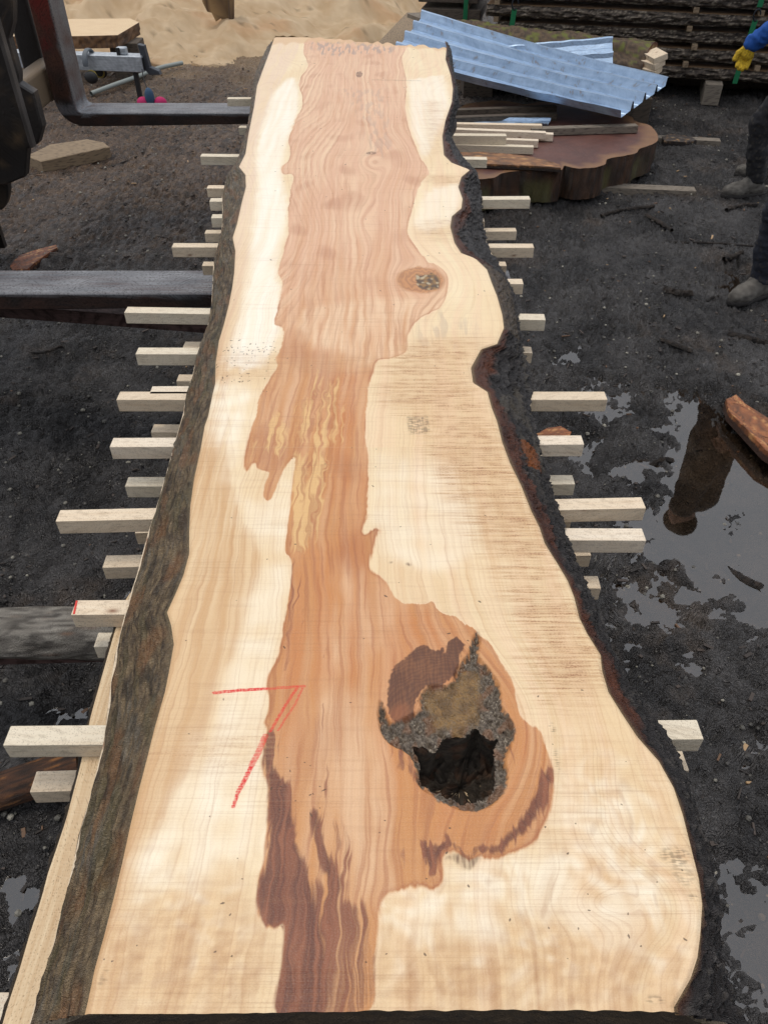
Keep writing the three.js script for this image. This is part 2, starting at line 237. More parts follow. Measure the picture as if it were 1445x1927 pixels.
const M = {
  heart: mask((d) => d.poly([...heartLeft, ...heartRight])),
  heartSoft: mask((d) => d.poly([...heartLeft, ...heartRight]), 0.005),
  warm: mask((d) => { d.poly([[690, 1000], [715, 1050], [760, 1140], [860, 1165], [950, 1270], [985, 1350], [1030, 1420], [1030, 1510], [980, 1580], [900, 1600], [820, 1590], [750, 1510], [700, 1400], [660, 1290], [600, 1300], [540, 1420], [525, 1360], [515, 1290], [545, 1100], [560, 1040], [620, 900], [600, 720], [680, 700], [690, 860]], 0.85); }, 0.02),
  nearWhite: mask((d) => { d.poly([[488, 1081], [466, 1148], [444, 1221], [406, 1331], [340, 1477], [271, 1608], [250, 1700], [300, 1690], [420, 1640], [490, 1600], [500, 1480], [490, 1400], [500, 1290], [535, 1150], [545, 1050]], 0.85); d.poly([[880, 1640], [1000, 1610], [1100, 1640], [1230, 1660], [1240, 1740], [1100, 1740], [960, 1750], [880, 1730]], 0.8); d.poly([[1050, 1480], [1160, 1480], [1230, 1540], [1180, 1620], [1060, 1600]], 0.6); d.poly([[740, 1690], [850, 1670], [900, 1720], [880, 1770], [760, 1760]], 0.7); d.poly([[720, 850], [860, 870], [900, 1000], [860, 1080], [740, 1060], [700, 960]], 0.55); d.poly([[380, 720], [470, 720], [470, 800], [440, 900], [500, 960], [540, 880], [540, 1030], [480, 1000], [430, 900], [390, 800]], 0.8); }, 0.02),
  mottle: mask((d) => { d.poly([[720, 1680], [860, 1620], [1000, 1600], [1100, 1480], [1060, 1380], [1200, 1450], [1300, 1650], [1290, 1850], [1000, 1880], [720, 1880]], 1); d.poly([[260, 1600], [480, 1600], [500, 1880], [200, 1880]], 0.7); }, 0.04),
  pale: mask((d) => { d.poly([[560, 590], [640, 570], [720, 560], [800, 560], [840, 540], [830, 580], [800, 600], [775, 630], [760, 670], [715, 680], [690, 690], [640, 660], [590, 650]], 0.85); d.poly([[600, 1330], [660, 1300], [700, 1400], [720, 1600], [735, 1700], [690, 1690], [640, 1600], [610, 1480]], 0.55); d.poly([[640, 1050], [690, 1080], [720, 1120], [720, 1180], [660, 1260], [620, 1240], [640, 1150]], 0.45); }, 0.018),
  outer: mask((d) => d.poly([[440, 60], [548, 60], [530, 150], [521, 164], [500, 219], [481, 288], [485, 337], [481, 389], [473, 440], [471, 486], [464, 544], [446, 615], [429, 668], [432, 720], [425, 760], [432, 800], [430, 850], [436, 900], [452, 960], [480, 1010], [490, 1050], [488, 1081], [466, 1148], [449, 1203], [444, 1221], [423, 1270], [406, 1331], [371, 1408], [340, 1477], [312, 1532], [271, 1608], [245, 1680], [232, 1760], [215, 1900], [100, 1900]]), 0.004),
  cream: mask((d) => { d.poly([[550, 145], [520, 170], [500, 220], [483, 290], [487, 337], [483, 389], [475, 440], [470, 500], [455, 590], [440, 640], [430, 690], [480, 690], [515, 660], [528, 560], [520, 500], [540, 400], [530, 310], [560, 200]], 1); d.poly([[770, 150], [835, 140], [845, 200], [800, 300], [775, 240]], 0.7); d.poly([[880, 340], [850, 420], [800, 440], [780, 420], [800, 360]], 0.55); }, 0.012),
  tanLow: mask((d) => { d.poly([[220, 1740], [300, 1700], [400, 1680], [470, 1690], [505, 1760], [510, 1900], [200, 1900]], 0.8); d.poly([[712, 1770], [900, 1790], [1000, 1740], [1150, 1770], [1250, 1800], [1290, 1850], [1260, 1900], [705, 1900]], 0.85); d.poly([[1180, 1560], [1130, 1640], [1060, 1690], [940, 1720], [1080, 1640]], 0.5); }, 0.03),
  scuff: mask((d) => { d.poly([[790, 640], [915, 640], [880, 690], [890, 725], [925, 790], [955, 880], [1000, 970], [1045, 1065], [1080, 1130], [1120, 1230], [1130, 1290], [1040, 1330], [1000, 1240], [960, 1120], [900, 1010], [830, 900], [790, 800], [720, 740]], 0.8); d.poly([[890, 760], [935, 810], [990, 950], [1040, 1070], [1000, 1060], [920, 900]], 1); d.poly([[800, 330], [860, 330], [860, 345], [800, 345]], 0.9); d.poly([[790, 420], [845, 410], [850, 460], [800, 450]], 0.55); d.poly([[800, 190], [830, 190], [830, 290], [805, 290]], 0.5); d.poly([[310, 1380], [500, 1360], [490, 1450], [280, 1450]], 0.35); d.poly([[400, 665], [520, 660], [520, 720], [400, 720]], 0.28); d.poly([[520, 675], [715, 670], [715, 692], [520, 697]], 0.4); }, 0.022),
  patch: mask((d) => { d.poly([[765, 784], [806, 782], [808, 814], [770, 816]], 1); d.blob(1270, 1610, 0.022, 0.012, 0.8); d.blob(1285, 1640, 0.015, 0.02, 0.5); d.blob(1040, 1370, 0.004, 0.01, 0.9); d.blob(1048, 1430, 0.003, 0.02, 0.8); d.blob(1305, 1687, 0.008, 0.003, 1); d.blob(195, 1840, 0.004, 0.012, 0.6); d.blob(1233, 1880, 0.012, 0.004, 1); }, 0.002),
  purple: mask((d) => { d.poly([[560, 1600], [592, 1650], [625, 1680], [660, 1695], [700, 1715], [702, 1905], [560, 1905]], 0.62); d.poly([[504, 1373], [518, 1376], [524, 1400], [516, 1440], [528, 1462], [545, 1470], [555, 1530], [560, 1580], [572, 1620], [580, 1670], [600, 1740], [610, 1820], [600, 1905], [520, 1905], [530, 1800], [533, 1740], [512, 1749], [489, 1725], [482, 1672], [497, 1620], [503, 1570], [503, 1480], [492, 1440], [494, 1400]], 1); d.poly([[584, 1515], [600, 1520], [608, 1570], [630, 1620], [650, 1665], [632, 1690], [608, 1640], [588, 1580]], 0.95); d.poly([[625, 1535], [640, 1540], [665, 1630], [650, 1640]], 0.7); d.poly([[602, 1440], [616, 1440], [622, 1510], [606, 1500]], 0.5); d.poly([[1036, 1440], [1027, 1500], [996, 1562], [952, 1603], [900, 1612], [850, 1600], [826, 1615], [830, 1640], [800, 1620], [790, 1592], [870, 1594], [935, 1590], [972, 1552], [1004, 1500], [1022, 1440]], 1); d.line([[1033, 1445], [1020, 1505], [988, 1558], [940, 1594], [880, 1602], [815, 1605]], 0.012, 1); d.poly([[745, 1578], [772, 1610], [780, 1626], [752, 1598]], 0.8); d.poly([[735, 1395], [765, 1415], [786, 1446], [788, 1476], [755, 1440]], 0.75); d.poly([[955, 1350], [965, 1386], [953, 1430], [953, 1470], [965, 1440], [968, 1390]], 0.6); d.line([[548, 1046], [545, 1110], [534, 1170], [526, 1220], [516, 1262]], 0.006, 0.9); d.line([[560, 1060], [552, 1130], [540, 1200], [528, 1262]], 0.004, 0.6); d.line([[572, 1090], [560, 1160], [548, 1220]], 0.003, 0.5); d.line([[600, 1345], [594, 1400], [588, 1415]], 0.003, 0.8); d.line([[603, 1180], [600, 1230]], 0.002, 0.6); d.poly([[690, 995], [716, 993], [702, 1030]], 0.5); }, 0.007),
  yellow: mask((d) => { d.poly([[556, 862], [600, 850], [612, 900], [600, 980], [575, 1040], [545, 1042], [540, 1000], [552, 900]], 1); d.poly([[600, 700], [640, 720], [640, 830], [600, 850], [560, 820], [560, 770]], 0.85); d.poly([[530, 760], [545, 800], [520, 850], [490, 860], [480, 830], [510, 800]], 0.9); }, 0.016),
  grey: mask((d) => { d.poly([[595, 78], [700, 80], [740, 85], [735, 100], [690, 100], [640, 104], [600, 98]], 0.85); d.poly([[640, 165], [720, 165], [740, 300], [690, 290], [680, 220]], 0.35); d.poly([[790, 590], [900, 600], [890, 650], [780, 650]], 0.35); }, 0.02),
  farTan: mask((d) => d.poly([[500, 55], [850, 70], [850, 96], [760, 88], [590, 78], [505, 84]]), 0.02),
  red: mask((d) => { d.line([[405, 1303], [450, 1299], [500, 1296]], 0.0072); d.line([[500, 1296], [572, 1291]], 0.0068, 0.62); d.line([[561, 1293], [541, 1322], [521, 1356], [510, 1376]], 0.0042, 0.75); d.line([[571, 1293], [556, 1325], [538, 1352], [524, 1374]], 0.0032, 0.6); d.line([[500, 1384], [487, 1416], [474, 1440]], 0.008, 0.75); d.line([[477, 1436], [458, 1474], [449, 1490]], 0.006, 1); d.line([[449, 1490], [440, 1518]], 0.0045, 1); }),
  knotBrown: mask((d) => d.poly([[728, 1300], [740, 1258], [760, 1240], [782, 1220], [806, 1213], [827, 1227], [851, 1210], [879, 1213], [861, 1248], [848, 1283], [837, 1290], [810, 1290], [780, 1320], [776, 1350], [745, 1362], [732, 1335]]), 0.001),
  rot: mask((d) => d.poly(rotPoly), 0.001),
  gold: mask((d) => { d.poly([[800, 1300], [812, 1292], [848, 1291], [868, 1262], [890, 1255], [905, 1275], [908, 1320], [890, 1360], [860, 1378], [830, 1372], [805, 1345], [796, 1320]]); }, 0.004),
  hole: mask((d) => d.poly(holePoly), 0.0035),
  smallKnot: mask((d) => { d.blob(792, 526, 0.076, 0.095, 1); }, 0.006),
  knotIn: mask((d) => d.blob(806, 529, 0.040, 0.058, 1), 0.003),
  marks: mask((d) => { d.blob(676, 140, 0.018, 0.07, 1); d.blob(699, 288, 0.022, 0.022, 0.9); d.blob(850, 1618, 0.012, 0.004, 0.7); d.poly([[848, 1612], [870, 1606], [903, 1616], [895, 1630], [870, 1634], [850, 1626]], 0.75); d.line([[700, 150], [792, 152]], 0.008, 0.6); d.blob(769, 1062, 0.004, 0.004, 1); d.blob(737, 1058, 0.003, 0.003, 0.9); d.blob(888, 1214, 0.002, 0.002, 0.9); }, 0.0015),
};
stage('masks');
const knots = [[790, 525, 0.075, 0.13, 0.19], [705, 305, -0.05, 0.13, 0.3], [862, 1360, 0.10, 0.13, 0.13], [770, 1062, 0.02, 0.02, 0.024], [690, 420, 0.03, 0.1, 0.4], [1150, 1700, 0.05, 0.12, 0.06], [620, 800, -0.012, 0.03, 0.06], [720, 1700, -0.02, 0.05, 0.05]].map(([u, v, a, sx, sz]) => { const p = at(u, v, Y1); return [p.x, p.z, a, sx, sz]; });
const specks = Array.from({ length: 150 }, () => { const z = -0.35 - R() ** 2 * 5.4, x = lerp(LT(z), RT(z), R()); return [x, z, (0.0006 + 0.0009 * R() * R()) * (1 - 0.35 * z), R() * 3, 1 + 1.6 * R()]; });
for (let i = 0; i < 90; i++) { const p = at(405 + 115 * R(), 640 + 80 * R(), Y1); specks.push([p.x, p.z, 0.0009 + 0.0013 * R() * R(), R() * 3, 1 + 2.5 * R()]); }
for (let i = 0; i < 16; i++) { const p = at(490 + 120 * R(), 1430 + 130 * R(), Y1); specks.push([p.x, p.z, 0.0005 + 0.0006 * R(), R() * 3, 1 + 3 * R()]); }
const specGrid = new Map(); specks.forEach((s) => { const k = Math.floor(s[0] / 0.03) * 1000 + Math.floor(s[1] / 0.03); for (let a = -1; a <= 1; a++) for (let b = -1; b <= 1; b++) { const q = k + a * 1000 + b; specGrid.has(q) || specGrid.set(q, []); specGrid.get(q).push(s); } });
const C = { cream: lin(242, 224, 187), white: lin(249, 239, 216), sap: lin(231, 204, 162), tan: lin(211, 172, 125), pinkSap: lin(234, 201, 166), heartFar: lin(219, 175, 142), heartNear: lin(198, 140, 88), orange: lin(192, 120, 62), deep: lin(158, 92, 56), pale: lin(234, 202, 166), line: lin(160, 106, 74), brown: lin(148, 98, 64), purple: lin(88, 42, 34), purple2: lin(136, 80, 56), yellow: lin(222, 182, 124), grey: lin(150, 134, 128), red: lin(214, 30, 32), rot: lin(124, 112, 98), rot2: lin(70, 60, 50), gold: lin(140, 108, 64), knotB: lin(88, 58, 41), dirt: lin(70, 52, 38) };
const slabH = [new Float32Array(CW * CHH), new Float32Array(CW * CHH)];   // fine relief for the bump texture
function slabColor(ci, x, z, o) {
  const wamp = 0.35 + 0.65 * sm(-0.2, 0.6, N2(x * 3 + 31, z * 2)); const wob = (0.0034 * N2(x * 22, z * 8) + 0.0012 * N2(x * 110, z * 45)) * wamp, wz = (0.006 * N2b(x * 24, z * 9) + 0.0018 * N2b(x * 110, z * 50)) * wamp;
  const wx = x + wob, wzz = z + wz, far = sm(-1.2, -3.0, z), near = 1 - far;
  // growth rings: nearly straight lines that close into rings round each knot
  let phi = x + 0.02 * N2(x * 1.4 + 7, z * 0.7) + 0.007 * N2(x * 5, z * 2.2) + 0.0024 * N2b(x * 16, z * 9) + 0.0011 * N2(x * 40, z * 26) * near;
  for (const k of knots) { const a = (x - k[0]) / k[3], b = (z - k[1]) / k[4], q = a * a + b * b; if (q < 7) { const w = Math.exp(-q * 1.1) * Math.min(1, Math.abs(k[2]) * 16); phi = lerp(phi, k[0] - Math.sqrt(q) * k[3] * 0.9, w); } }
  const dens = 1 + 0.35 * N2(x * 2 + 50, z * 0.5);
  const sA = N2(phi * 26, z * 1.2), sB = N2b(phi * 70 + 9, z * 2.4), sC = N2(phi * 180, z * 6), n0 = fbm(x * 3, z * 1.2), nf = N2(x * 60, z * 9), ng = N2b(x * 170, z * 22), gr0 = N2(x * 330, z * 330);
  const r1 = phi / 0.0185 * dens, f1 = r1 - Math.floor(r1), late = sm(0.45, 0.95, f1) * sm(1.0, 0.965, f1), lateAmp = clamp(0.45 + 0.55 * N2b(Math.floor(r1) * 3.7, z * 0.35));
  const r2 = phi / 0.0078 + 0.2 * N2(x * 30, z * 3), f2 = r2 - Math.floor(r2), thin = sm(0.6, 0.88, f2) * sm(1.0, 0.93, f2), thinAmp = clamp(0.4 + 0.7 * N2b(Math.floor(r2) * 2.3, z * 0.9));
  const kerf = N2(x * 1.6 + 3, z * 250) * 0.5 + N2b(x * 5, z * 420) * 0.5, kerfAmt = clamp(0.5 + 0.8 * N2(x * 1.5, z * 6)), kerf2 = N2(x * 4 + 40, z * 60);
  // heart outline, ragged along the fibres
  const hs = look(M.heartSoft, ci, wx, wzz), edgeSoft = clamp(0.35 + 0.5 * N2(x * 2.2 + 11, z * 1.3));
  let h = sm(0.5 - 0.06 - 0.3 * edgeSoft, 0.5 + 0.06 + 0.3 * edgeSoft, hs + 0.22 * edgeSoft * sB + 0.06 * sC);
  // ---- sapwood
  const outer = look(M.outer, ci, x + 2.2 * wob, z + 3 * wz), cr = look(M.cream, ci, x + 2 * wob, z + 3 * wz), nw = look(M.nearWhite, ci, x + 0.012 * N2(x * 9, z * 9), z + 0.02 * N2b(x * 9, z * 7));
  const right = sm(-0.02, 0.06, x - (ci ? -0.12 : 0));
  let c = mix3(C.sap, C.cream, clamp(0.5 + 0.7 * n0 + 0.25 * sA + 0.12 * sB));
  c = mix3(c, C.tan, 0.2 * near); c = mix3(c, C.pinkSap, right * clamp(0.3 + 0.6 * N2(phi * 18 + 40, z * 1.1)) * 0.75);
  c = mix3(c, C.tan, clamp(0.15 + 0.7 * sA + 0.35 * sB) * (ci ? 0.28 : 0.6));
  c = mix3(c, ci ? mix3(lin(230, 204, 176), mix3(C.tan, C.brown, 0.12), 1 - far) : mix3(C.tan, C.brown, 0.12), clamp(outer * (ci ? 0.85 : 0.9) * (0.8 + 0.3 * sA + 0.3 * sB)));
  c = mix3(c, lin(250, 243, 226), clamp(cr * (0.85 + 0.2 * sA)) * 0.92);
  c = mix3(c, C.white, clamp(nw * (0.75 + 0.35 * sA + 0.3 * N2(x * 7, z * 14))) * 0.85);
  const mo = look(M.mottle, ci, x, z);
  if (mo > 0.01) { const u = x + 0.02 * N2(x * 7, z * 7), v = z + 0.025 * N2b(x * 6, z * 6); const f = N2(u * 15, v * 26) * 0.6 + N2b(u * 40, v * 24) * 0.4; c = mix3(c, f > 0 ? C.white : C.tan, mo * Math.abs(f) * 0.75); c = mix3(c, C.brown, mo * sm(0.45, 0.9, N2b(u * 30 + 4, v * 14 + 7)) * 0.25); }
  const tl = look(M.tanLow, ci, x + 0.02 * N2(x * 30, z * 8), z); const dg = N2(x * 20 + z * 26, z * 12 - x * 6) * 0.6 + N2b(x * 60 + z * 50, z * 26) * 0.4; c = mix3(c, C.tan, clamp(tl * (0.65 + 0.2 * sA + 0.2 * dg))); c = mix3(c, C.brown, clamp(tl * (0.2 + 0.14 * sA + 0.2 * sB + 0.16 * dg + 0.15 * N2(x * 30, z * 60))));
  c = mix3(c, C.line, thin * thinAmp * (0.10 + 0.24 * near) * (0.7 + 0.4 * outer));
  c = mix3(c, C.line, late * lateAmp * 0.14 * (1 - 0.6 * cr));
  // ---- heartwood
  const warm = look(M.warm, ci, x + 3 * wob, z + 3 * wz), paleZ = look(M.pale, ci, x + 0.012 * N2(x * 40, z * 12), z);
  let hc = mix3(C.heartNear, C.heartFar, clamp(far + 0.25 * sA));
  hc = mix3(hc, C.orange, clamp(warm * (0.55 + 0.45 * sA + 0.35 * N2(x * 6, z * 4))));
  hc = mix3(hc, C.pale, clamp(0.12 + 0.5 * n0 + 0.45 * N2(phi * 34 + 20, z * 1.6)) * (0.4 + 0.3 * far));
  hc = mix3(hc, C.pale, clamp(paleZ * (0.7 + 0.5 * N2(phi * 40, z * 3))) * 0.85);
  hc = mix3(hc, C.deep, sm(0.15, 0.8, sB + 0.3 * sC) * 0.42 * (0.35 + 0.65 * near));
  hc = mix3(hc, C.deep, sm(0.35, 0.9, N2(x * 5 + 90, z * 3)) * 0.3);
  const fr = phi / 0.027 * dens, ff = fr - Math.floor(fr), fa = clamp(0.6 + 0.6 * N2b(Math.floor(fr) * 5.1, z * 0.25)), band = sm(0.1, 0.45, ff) * sm(1.0, 0.62, ff), bz = far * clamp(0.5 + 0.8 * N2(x * 3 + 60, z * 0.8));
  hc = mix3(hc, C.pale, band * fa * 0.75 * bz); hc = mix3(hc, C.line, sm(0.86, 0.95, ff) * sm(1, 0.97, ff) * 0.35 * fa * bz);
  hc = mix3(hc, C.line, late * lateAmp * 0.28 + thin * thinAmp * 0.2);
  const ye = look(M.yellow, ci, x + 3 * wob, z + 3 * wz);
  if (ye > 0.01) { const u = x + 0.006 * N2(x * 30, z * 11) + 0.003 * N2b(x * 60, z * 22), fl = N2(u * 44, z * 2.2) * 0.65 + N2b(u * 130, z * 5) * 0.45; hc = mix3(hc, C.yellow, sm(-0.25, 0.5, fl + 1.1 * ye - 0.72) * 0.85); hc = mix3(hc, C.deep, ye * sm(0.15, 0.5, N2(u * 95 + 7, z * 3.5)) * 0.5); }
  const pu = look(M.purple, ci, x + 1.6 * wob, z + 2.5 * wz);
  if (pu > 0.01) { const u = x + 0.005 * N2(x * 22, z * 12) + 0.0022 * N2b(x * 50, z * 30), st = N2(u * 62, z * 2.2) * 0.6 + N2b(u * 160, z * 4.5) * 0.4, pp = sm(0.34, 0.8, pu * 1.02 + 0.55 * st * (1.35 - pu)); const pc = mix3(C.purple, C.purple2, clamp(0.42 + 0.95 * st + 0.25 * N2(x * 9, z * 7))); hc = mix3(hc, pc, pp * 0.93); if (h < 0.5) h = Math.max(h, pp * sm(0.5, 0.8, pu)); }
  const rim = sm(0.5, 0.72, hs) * sm(1.0, 0.72, hs) * h * clamp(0.3 + 0.9 * N2(x * 5 + 3, z * 3)); hc = mix3(hc, C.deep, rim * 0.7);
  c = mix3(c, hc, h);
  // stain halo seeping along the fibres outside the heart
  c = mix3(c, C.pale, (1 - h) * sm(0.02, 0.4, hs) * 0.45 * clamp(0.5 + sB));
  c = mix3(c, C.grey, look(M.grey, ci, x + 0.02 * N2(x * 20, z * 3), z + 0.06 * N2b(x * 14, z * 3)) * sm(-0.1, 0.5, N2(x * 28, z * 4) + 0.5 * N2b(x * 60, z * 9)) * 0.75);
  c = mix3(c, C.tan, look(M.farTan, ci, x, z + 0.06 * N2(x * 15, 4)) * 0.7);
  // saw marks and ground-in sawdust
  const scu = look(M.scuff, ci, x + 0.03 * N2(x * 4, z * 120) + 0.02 * N2b(x * 7, z * 300), z);
  if (scu > 0.01) { const broad = sm(-0.55, 0.8, 0.7 * N2(x * 2.2, z * 105) + 0.5 * N2b(x * 4, z * 240) + 0.45 * N2(x * 1.2 + 5, z * 13) + 0.35 * N2b(x * 24, z * 24)), fine = sm(-0.2, 0.9, N2(x * 14, z * 330) + 0.7 * N2b(x * 180, z * 260) + 0.3 * gr0); c = mix3(c, C.tan, scu * (0.4 + 0.4 * broad)); c = mix3(c, C.brown, clamp(scu * (0.15 + 0.95 * broad) * (0.2 + 0.75 * fine))); }
  c = mix3(c, C.dirt, look(M.patch, ci, x + 0.003 * kerf, z) * sm(-0.6, 0.6, N2(x * 40, z * 260) + 0.5 * ng) * 0.6);
  c = mix3(c, C.brown, clamp(sm(0.0, 0.8, kerf) * (0.12 + 0.12 * near) * kerfAmt + sm(0.4, 0.95, kerf2) * 0.10 + sm(0.6, 0.95, N2(x * 3, z * 700)) * 0.1 * near));
  c = mix3(c, gr0 > 0 ? C.white : C.brown, Math.abs(gr0) * 0.06);
  // knots
  const sk = look(M.smallKnot, ci, x + 2 * wob, z + 2 * wz);
  if (sk > 0.01) { const kn = knots[0], q = Math.hypot((x - kn[0]) / 0.076, (z - kn[1]) / 0.095), w = 0.5 + 0.5 * Math.sin(q * 24 + 2.5 * nf + 2 * N2(x * 20, z * 14)); c = mix3(c, mix3(C.heartNear, C.brown, w * 0.55 + 0.2), sk * 0.85); c = mix3(c, mix3(mix3(C.rot2, C.gold, clamp(0.5 + 0.9 * N2(x * 40, z * 30))), lin(190, 178, 150), sm(0.3, 0.7, N2b(x * 34 + 5, z * 22)) * 0.8), look(M.knotIn, ci, x + 4 * wob, z + 4 * wz) * 0.9); }
  const mk = look(M.marks, ci, x + wob, z + wz); c = mix3(c, C.knotB, mk * (0.6 + 0.4 * ng));
  const kb = look(M.knotBrown, ci, x + 2.2 * wob + 0.002 * N2(x * 90, z * 90), z + 2.2 * wz);
  let relief = 0.5 + 0.18 * kerf * kerfAmt + 0.05 * late + 0.06 * ng + 0.08 * gr0;
  if (kb > 0.01) { const q = Math.hypot(x - knots[2][0], (z - knots[2][1] - 0.03) * 1.1) + 0.004 * N2(x * 30, z * 30), w = 0.5 + 0.5 * Math.sin(q * 780); let kc = mix3(mix3(C.knotB, C.purple, 0.3), C.brown, clamp(0.18 * w + 0.08 + 0.15 * N2(x * 12, z * 12) + 0.2 * ng)); kc = mix3(kc, C.deep, sm(0.4, 0.9, N2b(x * 9 + 3, z * 8)) * 0.4); c = mix3(c, kc, kb * 0.95); }
  const rot = look(M.rot, ci, x + 1.4 * wob + 0.002 * N2(x * 80, z * 80), z + 1.4 * wz);
  if (rot > 0.01) {
    const gr = N2(x * 300, z * 300) * 0.45 + N2b(x * 120, z * 120) * 0.55;
    let rc = mix3(C.rot2, C.rot, clamp(0.5 + 0.7 * gr)); rc = mix3(rc, lin(178, 166, 148), sm(0.25, 0.7, gr) * sm(-0.2, 0.5, N2(x * 24, z * 24)) * 0.8); rc = mix3(rc, C.brown, sm(0.1, 0.6, N2b(x * 30, z * 26)) * 0.35);
    const gd = look(M.gold, ci, x + 3 * wob, z + 3 * wz); if (gd > 0) { const q = Math.hypot(x - GOLD.x, z - GOLD.z) + 0.003 * N2(x * 40, z * 40), w = 0.5 + 0.5 * Math.sin(q * 900); rc = mix3(rc, mix3(mix3(C.gold, lin(112, 84, 48), clamp(0.5 + N2(x * 35, z * 35))), C.rot2, clamp(w * 0.25 + 0.35 * gr)), gd * 0.85); }
    c = mix3(c, rc, rot); relief = lerp(relief, 0.5 + 0.6 * gr, rot);
  }
  const cell = specGrid.get(Math.floor(x / 0.03) * 1000 + Math.floor(z / 0.03));
  if (cell) for (const s of cell) { const ca = Math.cos(s[3]), sa = Math.sin(s[3]), dx = (x - s[0]), dz = (z - s[1]), a = (dx * ca + dz * sa) / s[4], b = -dx * sa + dz * ca; if (a * a + b * b < s[2] * s[2] * (1 + 0.5 * gr0)) c = mix3(c, C.dirt, 0.8); }
  const rd = look(M.red, ci, x + 0.0012 * kerf, z + 0.0006 * nf); if (rd > 0.02) c = mix3(c, C.red, rd * clamp(0.8 + 0.45 * kerf + 0.25 * N2(x * 200, z * 120)));
  o[0] = c[0]; o[1] = c[1]; o[2] = c[2]; return relief;
}
const GOLD = at(868, 1325, Y1);
let slabMat;
{
  const bump = new Uint8Array(2048 * 2048 * 4);
  const map = texture(2048, 2048, (i, j, o) => { const ci = i < 1024 ? 0 : 1, c = CH[ci], x = lerp(c.x0, c.x1, ((i & 1023) + 0.5) / CW), z = lerp(c.z0, c.z1, (j + 0.5) / CHH);
    if (x < LT(z) - 0.03 || x > RT(z) + 0.03) { o[0] = C.sap[0]; o[1] = C.sap[1]; o[2] = C.sap[2]; return; }
    const r = slabColor(ci, x, z, o), k = (j * 2048 + i) * 4; bump[k] = bump[k + 1] = bump[k + 2] = clamp(r) * 255; bump[k + 3] = 255; });
  const bt = new THREE.DataTexture(bump, 2048, 2048); bt.magFilter = THREE.LinearFilter; bt.needsUpdate = true;
  slabMat = new THREE.MeshPhysicalMaterial({ map, bumpMap: bt, bumpScale: 0.0022, roughness: 0.48, ior: 1.45 });
}
stage('slab texture');
function pit(x, z) { // the rotted knot lies lower than the sawn face
  if (z < -1.0 || z > -0.5) return 0;
  const r = look(M.rot, 0, x, z); if (r < 0.01) return 0;
  const gd = look(M.gold, 0, x, z);
  return -r * ((0.010 + 0.006 * N2(x * 55, z * 55) + 0.004 * N2b(x * 130, z * 130)) * (1 - 0.6 * gd) + 0.0015 * N2(x * 300, z * 300));
}
const holeRing = new THREE.CatmullRomCurve3(holePoly.map(([u, v]) => at(u, v, Y1)), true, 'centripetal').getPoints(200).slice(0, 200), holePlan = holeRing.map((p) => [p.x, p.z]), holeC = holeRing.reduce((a, p) => a.add(p), new THREE.Vector3()).multiplyScalar(1 / 200);
function openHole(g) { // take out the faces over the cavity
  const p = g.attributes.position, ix = g.index.array, keep = [];
  for (let i = 0; i < ix.length; i += 3) { const x = (p.getX(ix[i]) + p.getX(ix[i + 1]) + p.getX(ix[i + 2])) / 3, z = (p.getZ(ix[i]) + p.getZ(ix[i + 1]) + p.getZ(ix[i + 2])) / 3; if (Math.abs(x - holeC.x) > 0.12 || Math.abs(z - holeC.z) > 0.12 || !inPoly(holePlan, x, z)) keep.push(ix[i], ix[i + 1], ix[i + 2]); }
  g.setIndex(keep); return g;
}
const slabTop = (() => {
  const geos = [];
  CH.forEach((c, ci) => {
    const zs = []; let z = ci ? ZS : ZN; const end = ci ? ZF - 0.1 : ZS; while (z > end) { zs.push(z); z -= ci ? clamp(0.0035 * -z, 0.005, 0.02) : 0.0028; } zs.push(end);
    const cols = ci ? 110 : 260, u0 = ci * 0.5;
    geos.push((ci ? (g) => g : openHole)(gridGeo(zs.length, cols, (r, k) => {
      const zr = zs[r], t = k / (cols - 1), x = lerp(LT(zr), RT(zr), t);
      let z2 = zr; if (!ci) z2 = Math.min(zr, Z_NEAR(x)); else z2 = Math.max(zr, Z_FAR(x));
      const xx = lerp(LT(z2), RT(z2), t), e = Math.min(t, 1 - t) * (RT(z2) - LT(z2));
      const y = Y1 + (ci ? 0 : pit(xx, z2)) - 0.004 * sm(0.006, 0, e);
      return { p: [xx, y, z2], uv: [u0 + clamp((xx - c.x0) / (c.x1 - c.x0), 0.001, 0.999) * 0.5, (z2 - c.z0) / (c.z1 - c.z0)] };
    }, false)));
  });
  return geos;
})();
// side of a slab between its upper and lower edge, with bark relief
function barkSide(eT, eB, yT, yB, dir, dz, cols, colorFn, amp = 0.01, zn = ZN, zf = ZF, fibre = 0) {
  const zs = []; for (let z = zn; z > zf;) { zs.push(z); z -= Math.max(dz, dz * 0.8 * -z); } zs.push(zf);
  return gridGeo(zs.length, cols, (r, k) => {
    const z = zs[r], t = k / (cols - 1), xt = eT(z), xb = eB(z);
    const bulge = Math.sin(t * Math.PI);
    const rg = (fibre ? ridge(z * 3 + 0.6 * N2(t * 3, z * 3), t * 4.5) : ridge(z * 9 + 2 * N2(t * 3, z * 4), t * 5 + dir * 9)) - 0.5, fn = fibre ? N2(z * 18, t * 26 + 0.8 * N2(z * 4, t * 3)) * 0.45 + N2b(z * 6, t * 9) * 0.55 : N2(z * 70, t * 9 + dir) * 0.4 + N2b(z * 26, t * 6) * 0.6;
    const w = sm(0, 0.12, t) * (fibre ? 1 - 0.7 * sm(0.8, 1, t) : 1);
    const dx = dir * (0.006 * bulge + amp * w * (0.8 * rg + 0.55 * fn));
    const x = lerp(xt, xb, Math.pow(t, 0.9)) + dx, y = lerp(yT, yB, t) + w * 0.5 * amp * rg - 0.004 * (1 - w);
    return { p: [x, y, z], uv: [z / 0.12, t * 0.9], c: colorFn(z, t, rg, fn, x) };
  }, dir < 0);
}
const zAt = (py) => at(722, py, 0.96).z;
